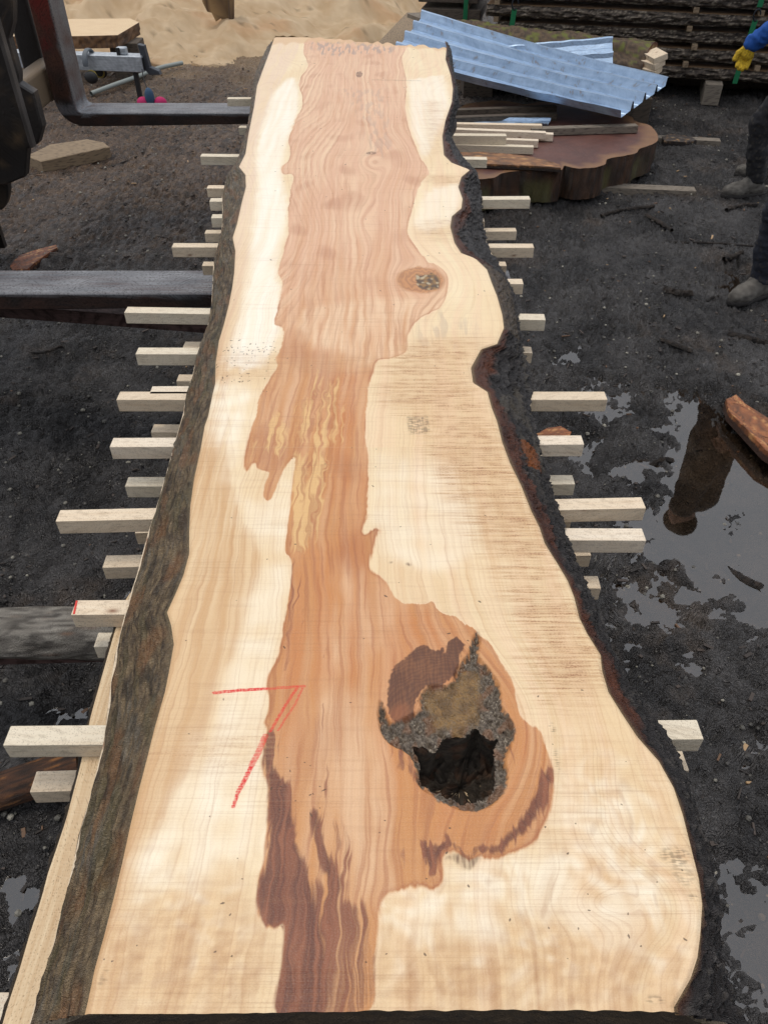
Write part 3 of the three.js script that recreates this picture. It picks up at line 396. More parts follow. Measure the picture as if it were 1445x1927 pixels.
{
  const slab = group('live_edge_slab', 'long pale live-edge slab with red heartwood and a rotted knot hole, uppermost of the stack', 'wood slab');
  const face = mesh('sawn_face', mergeGeometries(slabTop), slabMat, slab); tag(face, 'fresh sawn face with red 7 and reddish heartwood');
  // crumbling cavity: a crusted throat that widens below the rim and ends on rubble above the next slab
  mesh('rot_cavity', gridGeo(44, 201, (r, k) => { const v = r / 43, q = holeRing[k % 200], an = k % 200 * Math.PI / 100, wall = Math.min(1, v / 0.62), fl = sm(0.62, 1, v);
    const bite = 1.02 + 0.22 * Math.sin(wall * Math.PI * 0.8) * (0.7 + 0.3 * Math.cos(an)), n = N3(Math.cos(an) * 3, Math.sin(an) * 3, v * 5) * 0.5 + N3(Math.cos(an) * 8, Math.sin(an) * 8, v * 14) * 0.35 + N3(Math.cos(an) * 20, Math.sin(an) * 20, v * 30) * 0.15;
    const sc = bite * (1 - fl) * (1 + 0.10 * n * sm(0, 0.1, v)) , x = lerp(holeC.x, q.x, sc), z = lerp(holeC.z, q.z, sc), y = Y1 + pit(q.x, q.z) - 0.002 - wall * (0.085 + 0.006 * n) - fl * 0.006 + (v > 0.6 ? 0.012 * N2(x * 50, z * 50) : 0);
    const g = N3(x * 200, y * 200, z * 200) * 0.5 + N3(x * 70, y * 70, z * 70) * 0.5; let c = mix3(C.rot2, C.rot, clamp(0.45 + 0.7 * g)); c = mix3(c, C.brown, sm(0.1, 0.7, N3(x * 25, y * 25, z * 25)) * 0.4);
    return { p: [x, y, z], uv: [k / 20, v * 2], c }; }, true), vcRough, slab);
  // weathered grey-brown inner side: bark fallen away
  const lc = (z, t, rg, fn) => {
    const n = fbm(z * 3, t * 1.5), st = N2(z * 7, t * 24 + 1.2 * N2(z * 3, t * 2)) * 0.5 + N2b(z * 22, t * 60) * 0.5;
    let c = mix3(lin(164, 140, 106), lin(78, 62, 48), clamp(0.5 + 0.9 * st));
    c = mix3(c, lin(150, 142, 126), sm(0.1, 0.6, n + 0.5 * st) * 0.65);
    c = mix3(c, lin(156, 108, 68), sm(0.25, 0.7, N2(z * 5 + 9, t * 2)) * 0.6);
    c = mix3(c, lin(96, 92, 58), sm(0.2, 0.7, N2b(z * 4 + 3, t * 2.5)) * 0.45);
    c = mix3(c, lin(38, 30, 26), sm(0.35, 0.75, N2(z * 8 + 40, t * 4)) * 0.6);
    const hf = N2(z * 45, t * 70) * 0.5 + N2b(z * 120, t * 110) * 0.5; c = mix3(c, hf > 0 ? lin(150, 138, 118) : lin(30, 25, 22), Math.abs(hf) * 0.55);
    return mix3(c, lin(170, 150, 118), sm(0.06, 0.0, t) * 0.5);
  };
  mesh('bark_edge', barkSide(LT, LB, Y1, Y1b, -1, 0.0026, 60, lc, 0.010, ZN, ZF, 1), wetBarkMat, slab);
  const gz0 = zAt(640), gz1 = zAt(515), oz0 = zAt(885), oz1 = zAt(835);
  const rc = (z, t, rg, fn) => {
    const n = fbm(z * 4 + 8, t * 2);
    const camb = (0.22 + 0.16 * N2(z * 2.5, 4) + 0.05 * N2(z * 20, 9)) * (1 - 0.8 * sm(-0.72, -0.6, z));                       // reddish inner bark shows along the upper rim
    let c = mix3(lin(34, 30, 30), lin(60, 55, 54), clamp(0.35 + 0.8 * rg + 0.5 * fn));
    if (fn > 0.35) c = mix3(c, lin(104, 98, 92), 0.5 * sm(0.35, 0.6, fn));
    c = mix3(c, lin(98, 90, 78), sm(0.2, 0.6, N2(z * 3.3 + 1, t * 3)) * sm(-2.4, -1.7, z) * sm(-1.1, -1.6, z) * 0.7);
    c = mix3(c, mix3(lin(110, 62, 40), lin(72, 42, 32), clamp(0.5 + n + 0.4 * fn)), sm(camb + 0.05, camb - 0.05, t));
    if (z < gz0 && z > gz1) c = mix3(c, mix3(lin(122, 106, 86), lin(84, 74, 64), clamp(0.5 + fn)), sm(0.85, 0.6, t + 0.2 * fn) * 0.9);
    if (z < oz0 && z > oz1) c = mix3(c, lin(150, 84, 34), sm(0.3, 0.45, t) * sm(0.8, 0.6, t));
    return mix3(c, lin(176, 150, 112), sm(0.05, 0.0, t) * 0.7);
  };
  mesh('bark_edge', barkSide(RT, RB, Y1, Y1b, 1, 0.0028, 50, rc, 0.014), wetBarkMat, slab);
  // chainsawn butt end and far end, underside
  const endFace = (zf, flip, cA, cB) => gridGeo(16, 220, (r, k) => {
    const t = k / 219, v = r / 15, z0 = flip ? ZF : ZN; const x = lerp(lerp(LT(z0), RT(z0), t), lerp(LB(z0), RB(z0), t), v);
    const n = N2(x * 60, v * 6) * 0.5 + N2b(x * 14, v * 3) * 0.5, z = zf(x) + (flip ? -1 : 1) * (0.004 * n * Math.sin(v * Math.PI) + 0.012 * v);
    return { p: [x, lerp(Y1 - 0.001, Y1b, v), z], uv: [x / 0.1, v * 0.7], c: mix3(cA, cB, clamp(0.5 + 0.8 * n)) };
  }, flip);
  mesh('end_cut', endFace(Z_NEAR, false, lin(92, 76, 56), lin(58, 48, 38)), vcRough, slab);
  mesh('end_cut', endFace(Z_FAR, true, lin(196, 160, 112), lin(160, 124, 84)), vcRough, slab);
  mesh('underside', (() => { const hx = 0.13, z0 = holeC.z + 0.13, z1 = holeC.z - 0.13, strip = (za, zb, n, xa, xb) => gridGeo(n, 2, (r, k) => { const z = lerp(za, zb, r / (n - 1)); return { p: [k ? xb(z) : xa(z), Y1b, z], uv: [k, z] }; }, true); return mergeGeometries([strip(ZN, z0, 12, LB, RB), strip(z0, z1, 12, LB, () => holeC.x - hx), strip(z0, z1, 12, () => holeC.x + hx, RB), strip(z1, ZF, 80, LB, RB)]); })(), pineMats[1], slab);
}
// a broken lip of bark on the far left corner and the dark ingrown bark on the right are part of the traced edge

// ---------------------------------------------------------------- lower slabs
const L2raw = edge([[262, 1070], [248, 1098], [236, 1130], [216, 1190], [196, 1260], [172, 1345], [152, 1440], [126, 1540], [106, 1600], [92, 1640], [76, 1700], [56, 1760], [36, 1830], [16, 1890], [2, 1940]], Y2);
const zJ = at(262, 1070, Y2).z;
const L2 = (z) => { const a = LB(z) + 0.025, b = L2raw(z); return z > zJ - 0.05 ? lerp(a, b, sm(zJ - 0.05, zJ + 0.1, z)) : a; };
const R2 = (z) => RB(z) - 0.035 - 0.02 * N2(z * 3, 2);
const plankTex = (() => { const W = 1024, H = 1024; const t = texture(W, H, (i, j, o) => { const g = tile(i, j, W, H, 10, 0.7, 4) * 0.5 + tile(i, j, W, H, 30, 1.4, 9) * 0.35, k = tile(i, j, W, H, 3, 60, 2); let c = mix3(lin(226, 204, 168), lin(190, 156, 116), clamp(0.45 + 0.5 * g + 0.12 * k)); c = mix3(c, lin(120, 92, 66), sm(0.62, 0.8, tile(i, j, W, H, 26, 26, 30)) * 0.6); o[0] = c[0]; o[1] = c[1]; o[2] = c[2]; }); t.repeat.set(2, 1.2); return t; })();
const plankMat = new THREE.MeshStandardMaterial({ map: plankTex, roughness: 0.7, bumpMap: roughBump, bumpScale: 0.001 });
function lowerSlab(label, yT, yB, eL, eR, spread) {
  const s = group('live_edge_slab', label, 'wood slab');
  const zn = ZN + 0.005, zf = ZF + 0.1, n = 300, eLb = (z) => eL(z) - spread, eRb = (z) => eR(z) + spread;
  mesh('sawn_face', gridGeo(n, 12, (r, k) => { const z = lerp(zn, zf, r / (n - 1)), x = lerp(eL(z), eR(z), k / 11); return { p: [x, yT, z], uv: [x, -z] }; }), plankMat, s);
  const bc = (z, t, rg, fn) => mix3(mix3(lin(52, 44, 38), lin(100, 86, 68), clamp(0.4 + rg * 0.7 + fn * 0.5)), lin(150, 124, 90), sm(0.12, 0, t) * 0.6);
  mesh('bark_edge', barkSide(eL, eLb, yT, yB, -1, 0.008, 12, bc, 0.006, zn, zf), wetBarkMat, s);
  mesh('bark_edge', barkSide(eR, eRb, yT, yB, 1, 0.008, 12, bc, 0.006, zn, zf), wetBarkMat, s);
  for (const [z, f] of [[zn, false], [zf, true]]) mesh('end_cut', gridGeo(4, 30, (r, k) => { const t = k / 29, v = r / 3, x = lerp(lerp(eL(z), eR(z), t), lerp(eLb(z), eRb(z), t), v); return { p: [x, lerp(yT, yB, v), z], uv: [x, v], c: lin(86, 70, 52) }; }, f), vcRough, s);
  mesh('underside', gridGeo(60, 2, (r, k) => { const z = lerp(zn, zf, r / 59); return { p: [k ? eRb(z) : eLb(z), yB, z], uv: [k, z] }; }, true), pineMats[1], s);
}
lowerSlab('middle slab of the stack, its pale sawn margin showing along the left beside the bark', Y2, Y2b, L2, R2, 0.02);
lowerSlab('bottom slab of the stack, hidden in shade above the fork blades', Y3, Y3b, (z) => Math.min(L2(z) + 0.05, LB(z) + 0.06), (z) => R2(z) - 0.03, 0.02);

// ---------------------------------------------------------------- stickers between the slabs (level, left tip, right tip; tips as seen, on their own level)
stage('stickers');
const stickers = [
  [1, [5, 1403], [1324, 1391], 'long sticker nearest the camera, jutting both sides, lying on the margin of the middle slab'],
  [2, [55, 1491], [1296, 1450], 'short-tipped sticker under the middle slab, directly below the nearest long sticker'],
  [1, [133, 1157], null, 'sticker with a red crayon mark on its left tip above the weathered log'],
  [2, [176, 1217], null, 'short sticker tip just below the red-marked sticker, in front of the rusty rail'],
  [2, null, [1131, 1107], 'small sticker stub on the right with a dark twig across it, below two long stickers'],
  [1, [104, 981], [1215, 956], 'long clean sticker reaching far out both sides beside the large puddle'],
  [2, [192, 1068], [1112, 1045], 'sticker whose left tip stands between the red-marked one and the longest one'],
  [1, null, [1216, 1017], 'long sticker on the right, nearer of the two long ones by the large puddle'],
  [2, [253, 1003], [1075, 976], 'sticker almost hidden beneath the long clean sticker by the large puddle'],
  [1, [206, 841], [1099, 836], 'rough-edged sticker whose right tip lies in front of an orange wood chip'],
  [2, [235, 915], [1082, 911], 'lower sticker between the rough-edged one and the long clean one'],
  [1, [219, 752], [1143, 752], 'long mud-spotted sticker with a knot near its right tip above small puddles'],
  [2, [284, 813], null, 'bright short sticker stub on the left just behind the rough-edged sticker'],
  [1, [281, 741], null, 'thin sticker pressed against the back of the mud-spotted sticker'],
  [1, [255, 666], null, 'tan sticker on the left, next but one in front of the near fork blade'],
  [2, [332, 717], null, 'short sticker stub on the left behind the mud-spotted sticker'],
  [1, [234, 588], [1027, 602], 'skewed sticker directly in front of the near fork blade'],
  [2, [344, 654], [1002, 664], 'lower stub sticker just behind the tan sticker near the fork blade'],
  [1, [323, 465], [1005, 466], 'bright long sticker just beyond the near fork blade'],
  [2, [380, 500], [953, 500], 'short sticker touching the far edge of the near fork blade'],
  [1, null, [985, 534], 'sticker stub on the right beside the grey barkless stretch of slab edge'],
  [1, [397, 410], null, 'third short sticker tip beyond the near fork blade, left side'],
  [2, [385, 439], [972, 435], 'lower sticker just behind the bright long sticker, with a knot at its right tip'],
  [1, [394, 379], [998, 375], 'sticker whose right tip stands just in front of the big round disc'],
  [2, null, [912, 417], 'tiny sticker stub on the right beside the deep black bark bay'],
  [1, [389, 354], null, 'short sticker tip left of the slab at its bare grey bulge'],
  [1, [377, 294], [917, 300], 'sticker jutting left beside the notch in the bark, midway to the far fork'],
  [2, [449, 240], null, 'small sticker tip just in front of the far fork blade'],
  [1, [427, 186], null, 'sticker tip just beyond the far fork blade'],
  [2, null, null, 'sticker at the very near end, its tip in the bottom left corner'],
];
stickers.forEach(([lv, l, r, label], i) => {
  const top = lv === 1 ? Y1b : Y2b, inner = 0.0;
  let a = l && at(l[0], l[1], top), b = r && at(r[0], r[1], top);
  if (!a && !b) { a = new THREE.Vector3(-0.95, top, -0.34); b = new THREE.Vector3(-0.05, top, -0.335); a.x = at(-60, 1912, top).x; b.x = at(76, 1912, top).x + 0.2; b.z = a.z = at(0, 1925, top).z; }
  else if (!a) { a = b.clone(); a.x = LB(b.z) + 0.12 + 0.2 * R(); a.z += 0.02 * (R() - 0.5); }
  else if (!b) { b = a.clone(); b.x = RB(a.z) - 0.1 - 0.2 * R(); b.z += 0.02 * (R() - 0.5); }
  const len = a.distanceTo(b), w = 0.04 + 0.003 * (R() - 0.5);
  const g = barGeo(len, S - 0.0012, w, 0.0018, R() * 1.2, R() * 0.5);
  const m = mesh('sticker', g, pineMats[Math.floor(R() * 4)]);
  const ang = Math.atan2(-(b.z - a.z), b.x - a.x); m.rotation.y = ang;
  m.position.set((a.x + b.x) / 2, top - S / 2, (a.z + b.z) / 2 - w / 2);
  tag(m, label, 'sticker', 'pale wooden stickers between the stacked slabs');
  if (i === 2) { const rm = new THREE.MeshStandardMaterial({ color: 0xd04038, roughness: 0.8 }); const q = mesh('crayon_mark', new RoundedBoxGeometry(0.004, 0.0012, w * 0.9, 1, 0.0004), rm, m); q.position.set(-len / 2 + 0.004, S / 2 - 0.0002, 0); q.rotation.y = 0.12; }
});

// ---------------------------------------------------------------- fork-lift: two fork blades under the stack and the carriage they hang on
stage('forklift');
const steelTex = (() => { const W = 512, H = 512; return texture(W, H, (i, j, o) => { const a = tile(i, j, W, H, 3, 3, 1), b = tile(i, j, W, H, 12, 12, 4), s = tile(i, j, W, H, 2, 40, 7); let c = mix3(lin(120, 122, 128), lin(78, 78, 82), clamp(0.5 + 0.4 * a + 0.4 * s)); c = mix3(c, lin(58, 44, 38), sm(0.15, 0.6, a + 0.5 * b) * 0.7); o[0] = c[0]; o[1] = c[1]; o[2] = c[2]; }); })();
const worn = new THREE.MeshStandardMaterial({ map: steelTex, roughness: 0.42, metalness: 0.55, bumpMap: roughBump, bumpScale: 0.0015 });
const speckTex = texture(512, 512, (i, j, o) => { const W = 512, a = tile(i, j, W, W, 5, 5, 3), b = tile(i, j, W, W, 14, 14, 6), c = tile(i, j, W, W, 1.5, 1.5, 8); o[0] = o[1] = o[2] = clamp(0.86 + 0.1 * c + 0.12 * b - 0.6 * sm(0.2, 0.6, 0.6 * a + 0.6 * b + 0.3 * c)); }); speckTex.repeat.set(2.5, 2.5);
const forkSide = new THREE.MeshStandardMaterial({ map: speckTex, vertexColors: true, roughness: 0.55, metalness: 0.1, bumpMap: roughBump, bumpScale: 0.002 });
const blackPaint = new THREE.MeshStandardMaterial({ vertexColors: true, roughness: 0.5, bumpMap: roughBump, bumpScale: 0.002 });
function paintGeo(g, fn, e = 0) { if (e) g = new TessellateModifier(e, 6).modify(g); g = g.index ? g.toNonIndexed() : g; const p = g.attributes.position, c = new Float32Array(p.count * 3); for (let i = 0; i < p.count; i++) c.set(fn(p.getX(i), p.getY(i), p.getZ(i)), i * 3); g.setAttribute('color', new THREE.BufferAttribute(c, 3)); g.computeVertexNormals(); return toCreasedNormals(g, 0.5); }
const lift = group('forklift', 'dirty black and red loader carriage whose two steel forks reach under the stack', 'forklift');
const FORK_Y = 0.705;
function fork(zFront, width, xHeel, xTip, top = FORK_Y) {
  const th = 0.07, sh = 0.115, s = new THREE.Shape(), H = 1.35;
  s.moveTo(xTip, top); s.lineTo(xHeel + 0.05, top); s.quadraticCurveTo(xHeel, top, xHeel, top + 0.05); s.lineTo(xHeel, top + H); s.lineTo(xHeel - sh, top + H); s.lineTo(xHeel - sh, top + 0.08); s.quadraticCurveTo(xHeel - sh + 0.01, top - th, xHeel + 0.06, top - th); s.lineTo(xTip, top - th * 0.55); s.closePath();
  const g = new THREE.ExtrudeGeometry(s, { depth: width, bevelEnabled: true, bevelThickness: 0.005, bevelSize: 0.005, bevelSegments: 1, steps: 6, curveSegments: 10 });
  g.translate(0, 0, zFront - width);
  const red = lin(128, 34, 26), blk = lin(44, 38, 36), rust = lin(92, 58, 44), stl = lin(150, 152, 156);
  const geo = paintGeo(subdiv(g, 0.028), (x, y, z) => {
    const n = fbm(x * 5 + z * 3, y * 5), up = y > top - 0.004 ? 1 : 0;
    if (y < top + 0.06 && y > top - 0.003) return mix3(mix3(stl, lin(96, 98, 104), clamp(0.5 + fbm(x * 6, z * 6))), rust, clamp(0.05 + 0.9 * N2(x * 40, z * 60) * (0.5 + fbm(x * 3, z * 3))));       // blade worn bright on top
    if (x > xHeel - 0.004 && y > top) return mix3(lin(120, 118, 118), rust, clamp(0.25 + n));
    return y > top + 0.02 ? mix3(mix3(rust, blk, clamp(0.4 + n)), red, sm(0.35, 0.65, y - top + 0.3 * n) * 0.8) : mix3(blk, rust, clamp(0.2 + 0.6 * n));
  });
  mesh('fork', geo, forkSide, lift);
}
function subdiv(g, e = 0.05) { return new TessellateModifier(e, 7).modify(g); }
const fz1 = at(300, 553, FORK_Y).z, fz2 = at(350, 214, FORK_Y).z;
fork(fz1, 0.2, -2.1, 0.51); fork(fz2, 0.23, at(160, 205, FORK_Y).x - 0.02, 0.4);
{
  const blk = lin(40, 36, 34), mud = lin(120, 98, 72), pt = (x, y, z) => { const n = fbm(x * 6 + z * 4, y * 6 + 3 * z); return mix3(blk, mud, sm(0.1, 0.6, n) * 0.55); };
  const muddy = (x, y, z) => mix3(lin(128, 110, 88), lin(84, 74, 62), clamp(0.5 + fbm(x * 8 + z * 5, y * 8)));
  const bar = new RoundedBoxGeometry(0.12, 0.2, 3.7, 3, 0.025); bar.translate(-2.17, 0.86, (fz1 + fz2) / 2 - 0.1); mesh('carriage_bar', paintGeo(bar, muddy), blackPaint, lift);
  const bar2 = new RoundedBoxGeometry(0.1, 0.16, 3.7, 3, 0.02); bar2.translate(-2.15, 1.85, (fz1 + fz2) / 2 - 0.1); mesh('carriage_bar', paintGeo(bar2, pt), blackPaint, lift);
  for (const [x, z] of [[-2.36, -4.55], [-2.36, -3.6]]) {
    const s = new THREE.Shape(); s.moveTo(-0.1, 0.42); s.lineTo(0.02, 0.42); s.quadraticCurveTo(0.12, 0.5, 0.1, 0.7); s.quadraticCurveTo(0.1, 0.86, 0.0, 0.92); s.lineTo(0.0, 2.2); s.lineTo(-0.1, 2.2); s.closePath();
    const g = new THREE.ExtrudeGeometry(s, { depth: 0.05, bevelEnabled: true, bevelThickness: 0.006, bevelSize: 0.006, bevelSegments: 2 }); g.translate(x + 0.12, 0, z); mesh('hook_plate', paintGeo(g, pt), blackPaint, lift);
  }
  { const s = new THREE.Shape(), D = 4.35; [[-120, -160], [8, -160], [22, 5], [22, 40], [14, 72], [33, 140], [33, 158], [62, 176], [78, 238], [70, 268], [50, 277], [46, 330], [10, 345], [-120, 345]].forEach(([u, v], i) => { const w = atD(u, v, D); i ? s.lineTo(w.x, w.y) : s.moveTo(w.x, w.y); });
    const g = new THREE.ExtrudeGeometry(s, { depth: 0.06, bevelEnabled: true, bevelThickness: 0.008, bevelSize: 0.008, bevelSegments: 1 }); g.translate(0, 0, -D - 0.06); mesh('mast_plate', paintGeo(g, pt, 0.06), blackPaint, lift);
    const r1 = atD(8, 20, D - 0.1), rib = new RoundedBoxGeometry(0.02, 0.8, 0.05, 1, 0.005); rib.translate(r1.x - 0.045, r1.y - 0.2, r1.z); mesh('mast_rib', paintGeo(rib, (x, y, z) => mix3(lin(92, 86, 82), blk, clamp(0.4 + fbm(x * 9, y * 9))), 0.06), blackPaint, lift); }
  // mast uprights: channel sections
  for (const z of [-4.75, -3.55]) {
    const s = new THREE.Shape(); s.moveTo(-0.12, -0.08); s.lineTo(0.12, -0.08); s.lineTo(0.12, -0.05); s.lineTo(-0.08, -0.05); s.lineTo(-0.08, 0.05); s.lineTo(0.12, 0.05); s.lineTo(0.12, 0.08); s.lineTo(-0.12, 0.08); s.closePath();
    const g = new THREE.ExtrudeGeometry(s, { depth: 2.6, bevelEnabled: true, bevelThickness: 0.004, bevelSize: 0.004, bevelSegments: 1, steps: 8 }); g.rotateX(-Math.PI / 2); g.translate(-2.55, 0.06, z); mesh('mast_upright', paintGeo(g, pt), blackPaint, lift);
  }
  const cyl = new THREE.CylinderGeometry(0.07, 0.07, 0.5, 24, 4); cyl.rotateX(Math.PI / 2); cyl.translate(-2.34, 1.3, -4.75); mesh('roller', paintGeo(cyl, pt), blackPaint, lift);
  const upr = new RoundedBoxGeometry(0.14, 1.7, 0.1, 2, 0.02); upr.translate(-2.27, 1.55, fz2 - 0.33); mesh('carriage_post', paintGeo(upr, pt), blackPaint, lift);
}
// rusty bar and weathered bunk log under the stack, left
function barPx(name, p1, p2, hTop, thick, width, mat, label, cat, grp, r = 0.003) {
  const a = at(p1[0], p1[1], hTop), b = at(p2[0], p2[1], hTop), len = a.distanceTo(b);
  const m = mesh(name, barGeo(len, thick, width, r, R(), R()), mat); m.rotation.y = Math.atan2(-(b.z - a.z), b.x - a.x);
  const nx = Math.sin(m.rotation.y), nz = Math.cos(m.rotation.y);
  m.position.set((a.x + b.x) / 2 - nx * width / 2, hTop - thick / 2, (a.z + b.z) / 2 - nz * width / 2);
  return tag(m, label, cat, grp);
}
const rusty = new THREE.MeshStandardMaterial({ map: steelTex, roughness: 0.7, metalness: 0.2, bumpMap: roughBump, bumpScale: 0.003 }); rusty.color.setRGB(0.62, 0.34, 0.27);
barPx('rusty_bar', [-300, 552], [420, 606], 0.55, 0.06, 0.09, rusty, 'rusty red steel bar lying just under the near fork blade', 'steel bar');
function roughLog(name, a, b, r, colFn, label, cat, opts = {}) { // a lumpy round log between two points
  const len = a.distanceTo(b), rows = opts.rows ?? 260, cols = 60, s = opts.seed ?? 0;
  const g = group(name, label, cat, opts.group); const d = b.clone().sub(a).normalize(), up = Math.abs(d.y) > 0.9 ? new THREE.Vector3(1, 0, 0) : new THREE.Vector3(0, 1, 0), e1 = up.clone().cross(d).normalize(), e2 = d.clone().cross(e1);
  const P = (t, th) => { const n = N3(Math.cos(th) * 1.2 + s, Math.sin(th) * 1.2, t * len * 2.2) * 0.08 + N3(Math.cos(th) * 5 + s, Math.sin(th) * 5, t * len * 7) * 0.035; const rr = r * (1 + n) * (opts.taper ? 1 - opts.taper * t : 1); const c = Math.cos(th) * rr, q = Math.sin(th) * rr * (opts.flat ?? 1); return a.clone().addScaledVector(d, t * len).addScaledVector(e1, c).addScaledVector(e2, q); };
  const body = gridGeo(rows, cols, (i, k) => { const t = i / (rows - 1), th = k / (cols - 1) * Math.PI * 2, p = P(t, th); return { p: [p.x, p.y, p.z], uv: [t * len / 0.15, k / cols * 2], c: colFn(t, th, p) }; }, true);
  mesh(opts.bodyName ?? 'bark', body, barkMat, g);
  for (const t of [0, 1]) mesh('end_cut', gridGeo(5, cols, (i, k) => { const th = k / (cols - 1) * Math.PI * 2, q = P(t, th), c0 = a.clone().addScaledVector(d, t * len), p = c0.lerp(q, i / 4); const w = 0.5 + 0.5 * Math.sin(i * 2.5); return { p: [p.x, p.y, p.z], uv: [k, i], c: mix3(opts.end ?? lin(196, 158, 110), lin(150, 112, 74), w * 0.6) }; }, t > 0), vcRough, g);
  return g;
}
{
  const silver = (t, th, p) => { const n = fbm(p.x * 4, th * 3), s = N2(p.x * 6, th * 24); let c = mix3(lin(156, 150, 140), lin(100, 94, 86), clamp(0.5 + 0.7 * s)); c = mix3(c, lin(120, 78, 44), sm(0.3, 0.7, n) * 0.6); c = mix3(c, lin(50, 44, 40), sm(0.1, 0.6, N2(p.x * 14, th * 40)) * 0.5); return mix3(c, lin(44, 38, 34), sm(0.3, 0.75, N2(p.x * 9 + 4, th * 5)) * 0.6); };
  const y = 0.36, a = at(-260, 1165, 0.43), b = at(260, 1160, 0.43); a.y = b.y = y; b.x = 0.4; a.x = Math.max(a.x, -1.8);
  roughLog('bunk_log', a, b, 0.075, silver, 'weathered silver bunk log under the near end of the stack, left side', 'log', { bodyName: 'weathered_side', seed: 4, end: lin(150, 130, 100) });
  barPx('steel_rail', [-200, 1228], [330, 1214], 0.37, 0.07, 0.05, rusty, 'narrow rusty rail along the near side of the silver bunk log', 'rail');
  for (const x of [-0.38, 0.25]) { const m = mesh('support_block', barGeo(0.2, 0.29, 0.2, 0.006, x, 1), darkWood); m.position.set(x, 0.145, a.z); tag(m, x < 0 ? 'dark wooden block under the silver bunk log, beneath the left of the stack' : 'dark wooden block under the silver bunk log, beneath the right of the stack', 'block'); }
  const post = mesh('support_block', barGeo(0.25, 0.26, 0.2, 0.006, 3, 1), darkWood); post.position.set(-0.12, Y3b - 0.135, a.z); tag(post, 'upper wooden block between the bunk log and the bottom slab', 'block');
}

// ---------------------------------------------------------------- left background: timber, rail, slab, sawdust
stage('left');
{
  // six-sided offcut of weathered timber
  const px = [[52, 293], [78, 303], [205, 276], [196, 268], [165, 262], [95, 272]], h = 0.10, pts = px.map(([u, v]) => at(u, v, h)), s = new THREE.Shape(); pts.forEach((p, i) => i ? s.lineTo(p.x, -p.z) : s.moveTo(p.x, -p.z)); s.closePath();
  const g = new THREE.ExtrudeGeometry(s, { depth: 0.085, bevelEnabled: true, bevelThickness: 0.005, bevelSize: 0.005, bevelSegments: 1 }); g.rotateX(-Math.PI / 2); g.translate(0, h - 0.09, 0);
  tag(mesh('timber_offcut', g, tanWood), 'weathered pointed timber offcut lying on the mud in front of the far fork', 'timber');
}
const aluTex = (() => { const W = 256, H = 256; return texture(W, H, (i, j, o) => { const s = tile(i, j, W, H, 1, 30, 3), b = tile(i, j, W, H, 4, 4, 8); const c = mix3(lin(190, 196, 202), lin(150, 156, 162), clamp(0.5 + 0.4 * s + 0.4 * b)); o[0] = c[0]; o[1] = c[1]; o[2] = c[2]; }); })();
const alu = new THREE.MeshStandardMaterial({ map: aluTex, metalness: 0.5, roughness: 0.45 });
const blackRubber = new THREE.MeshStandardMaterial({ color: 0x1b1b1c, roughness: 0.6 });
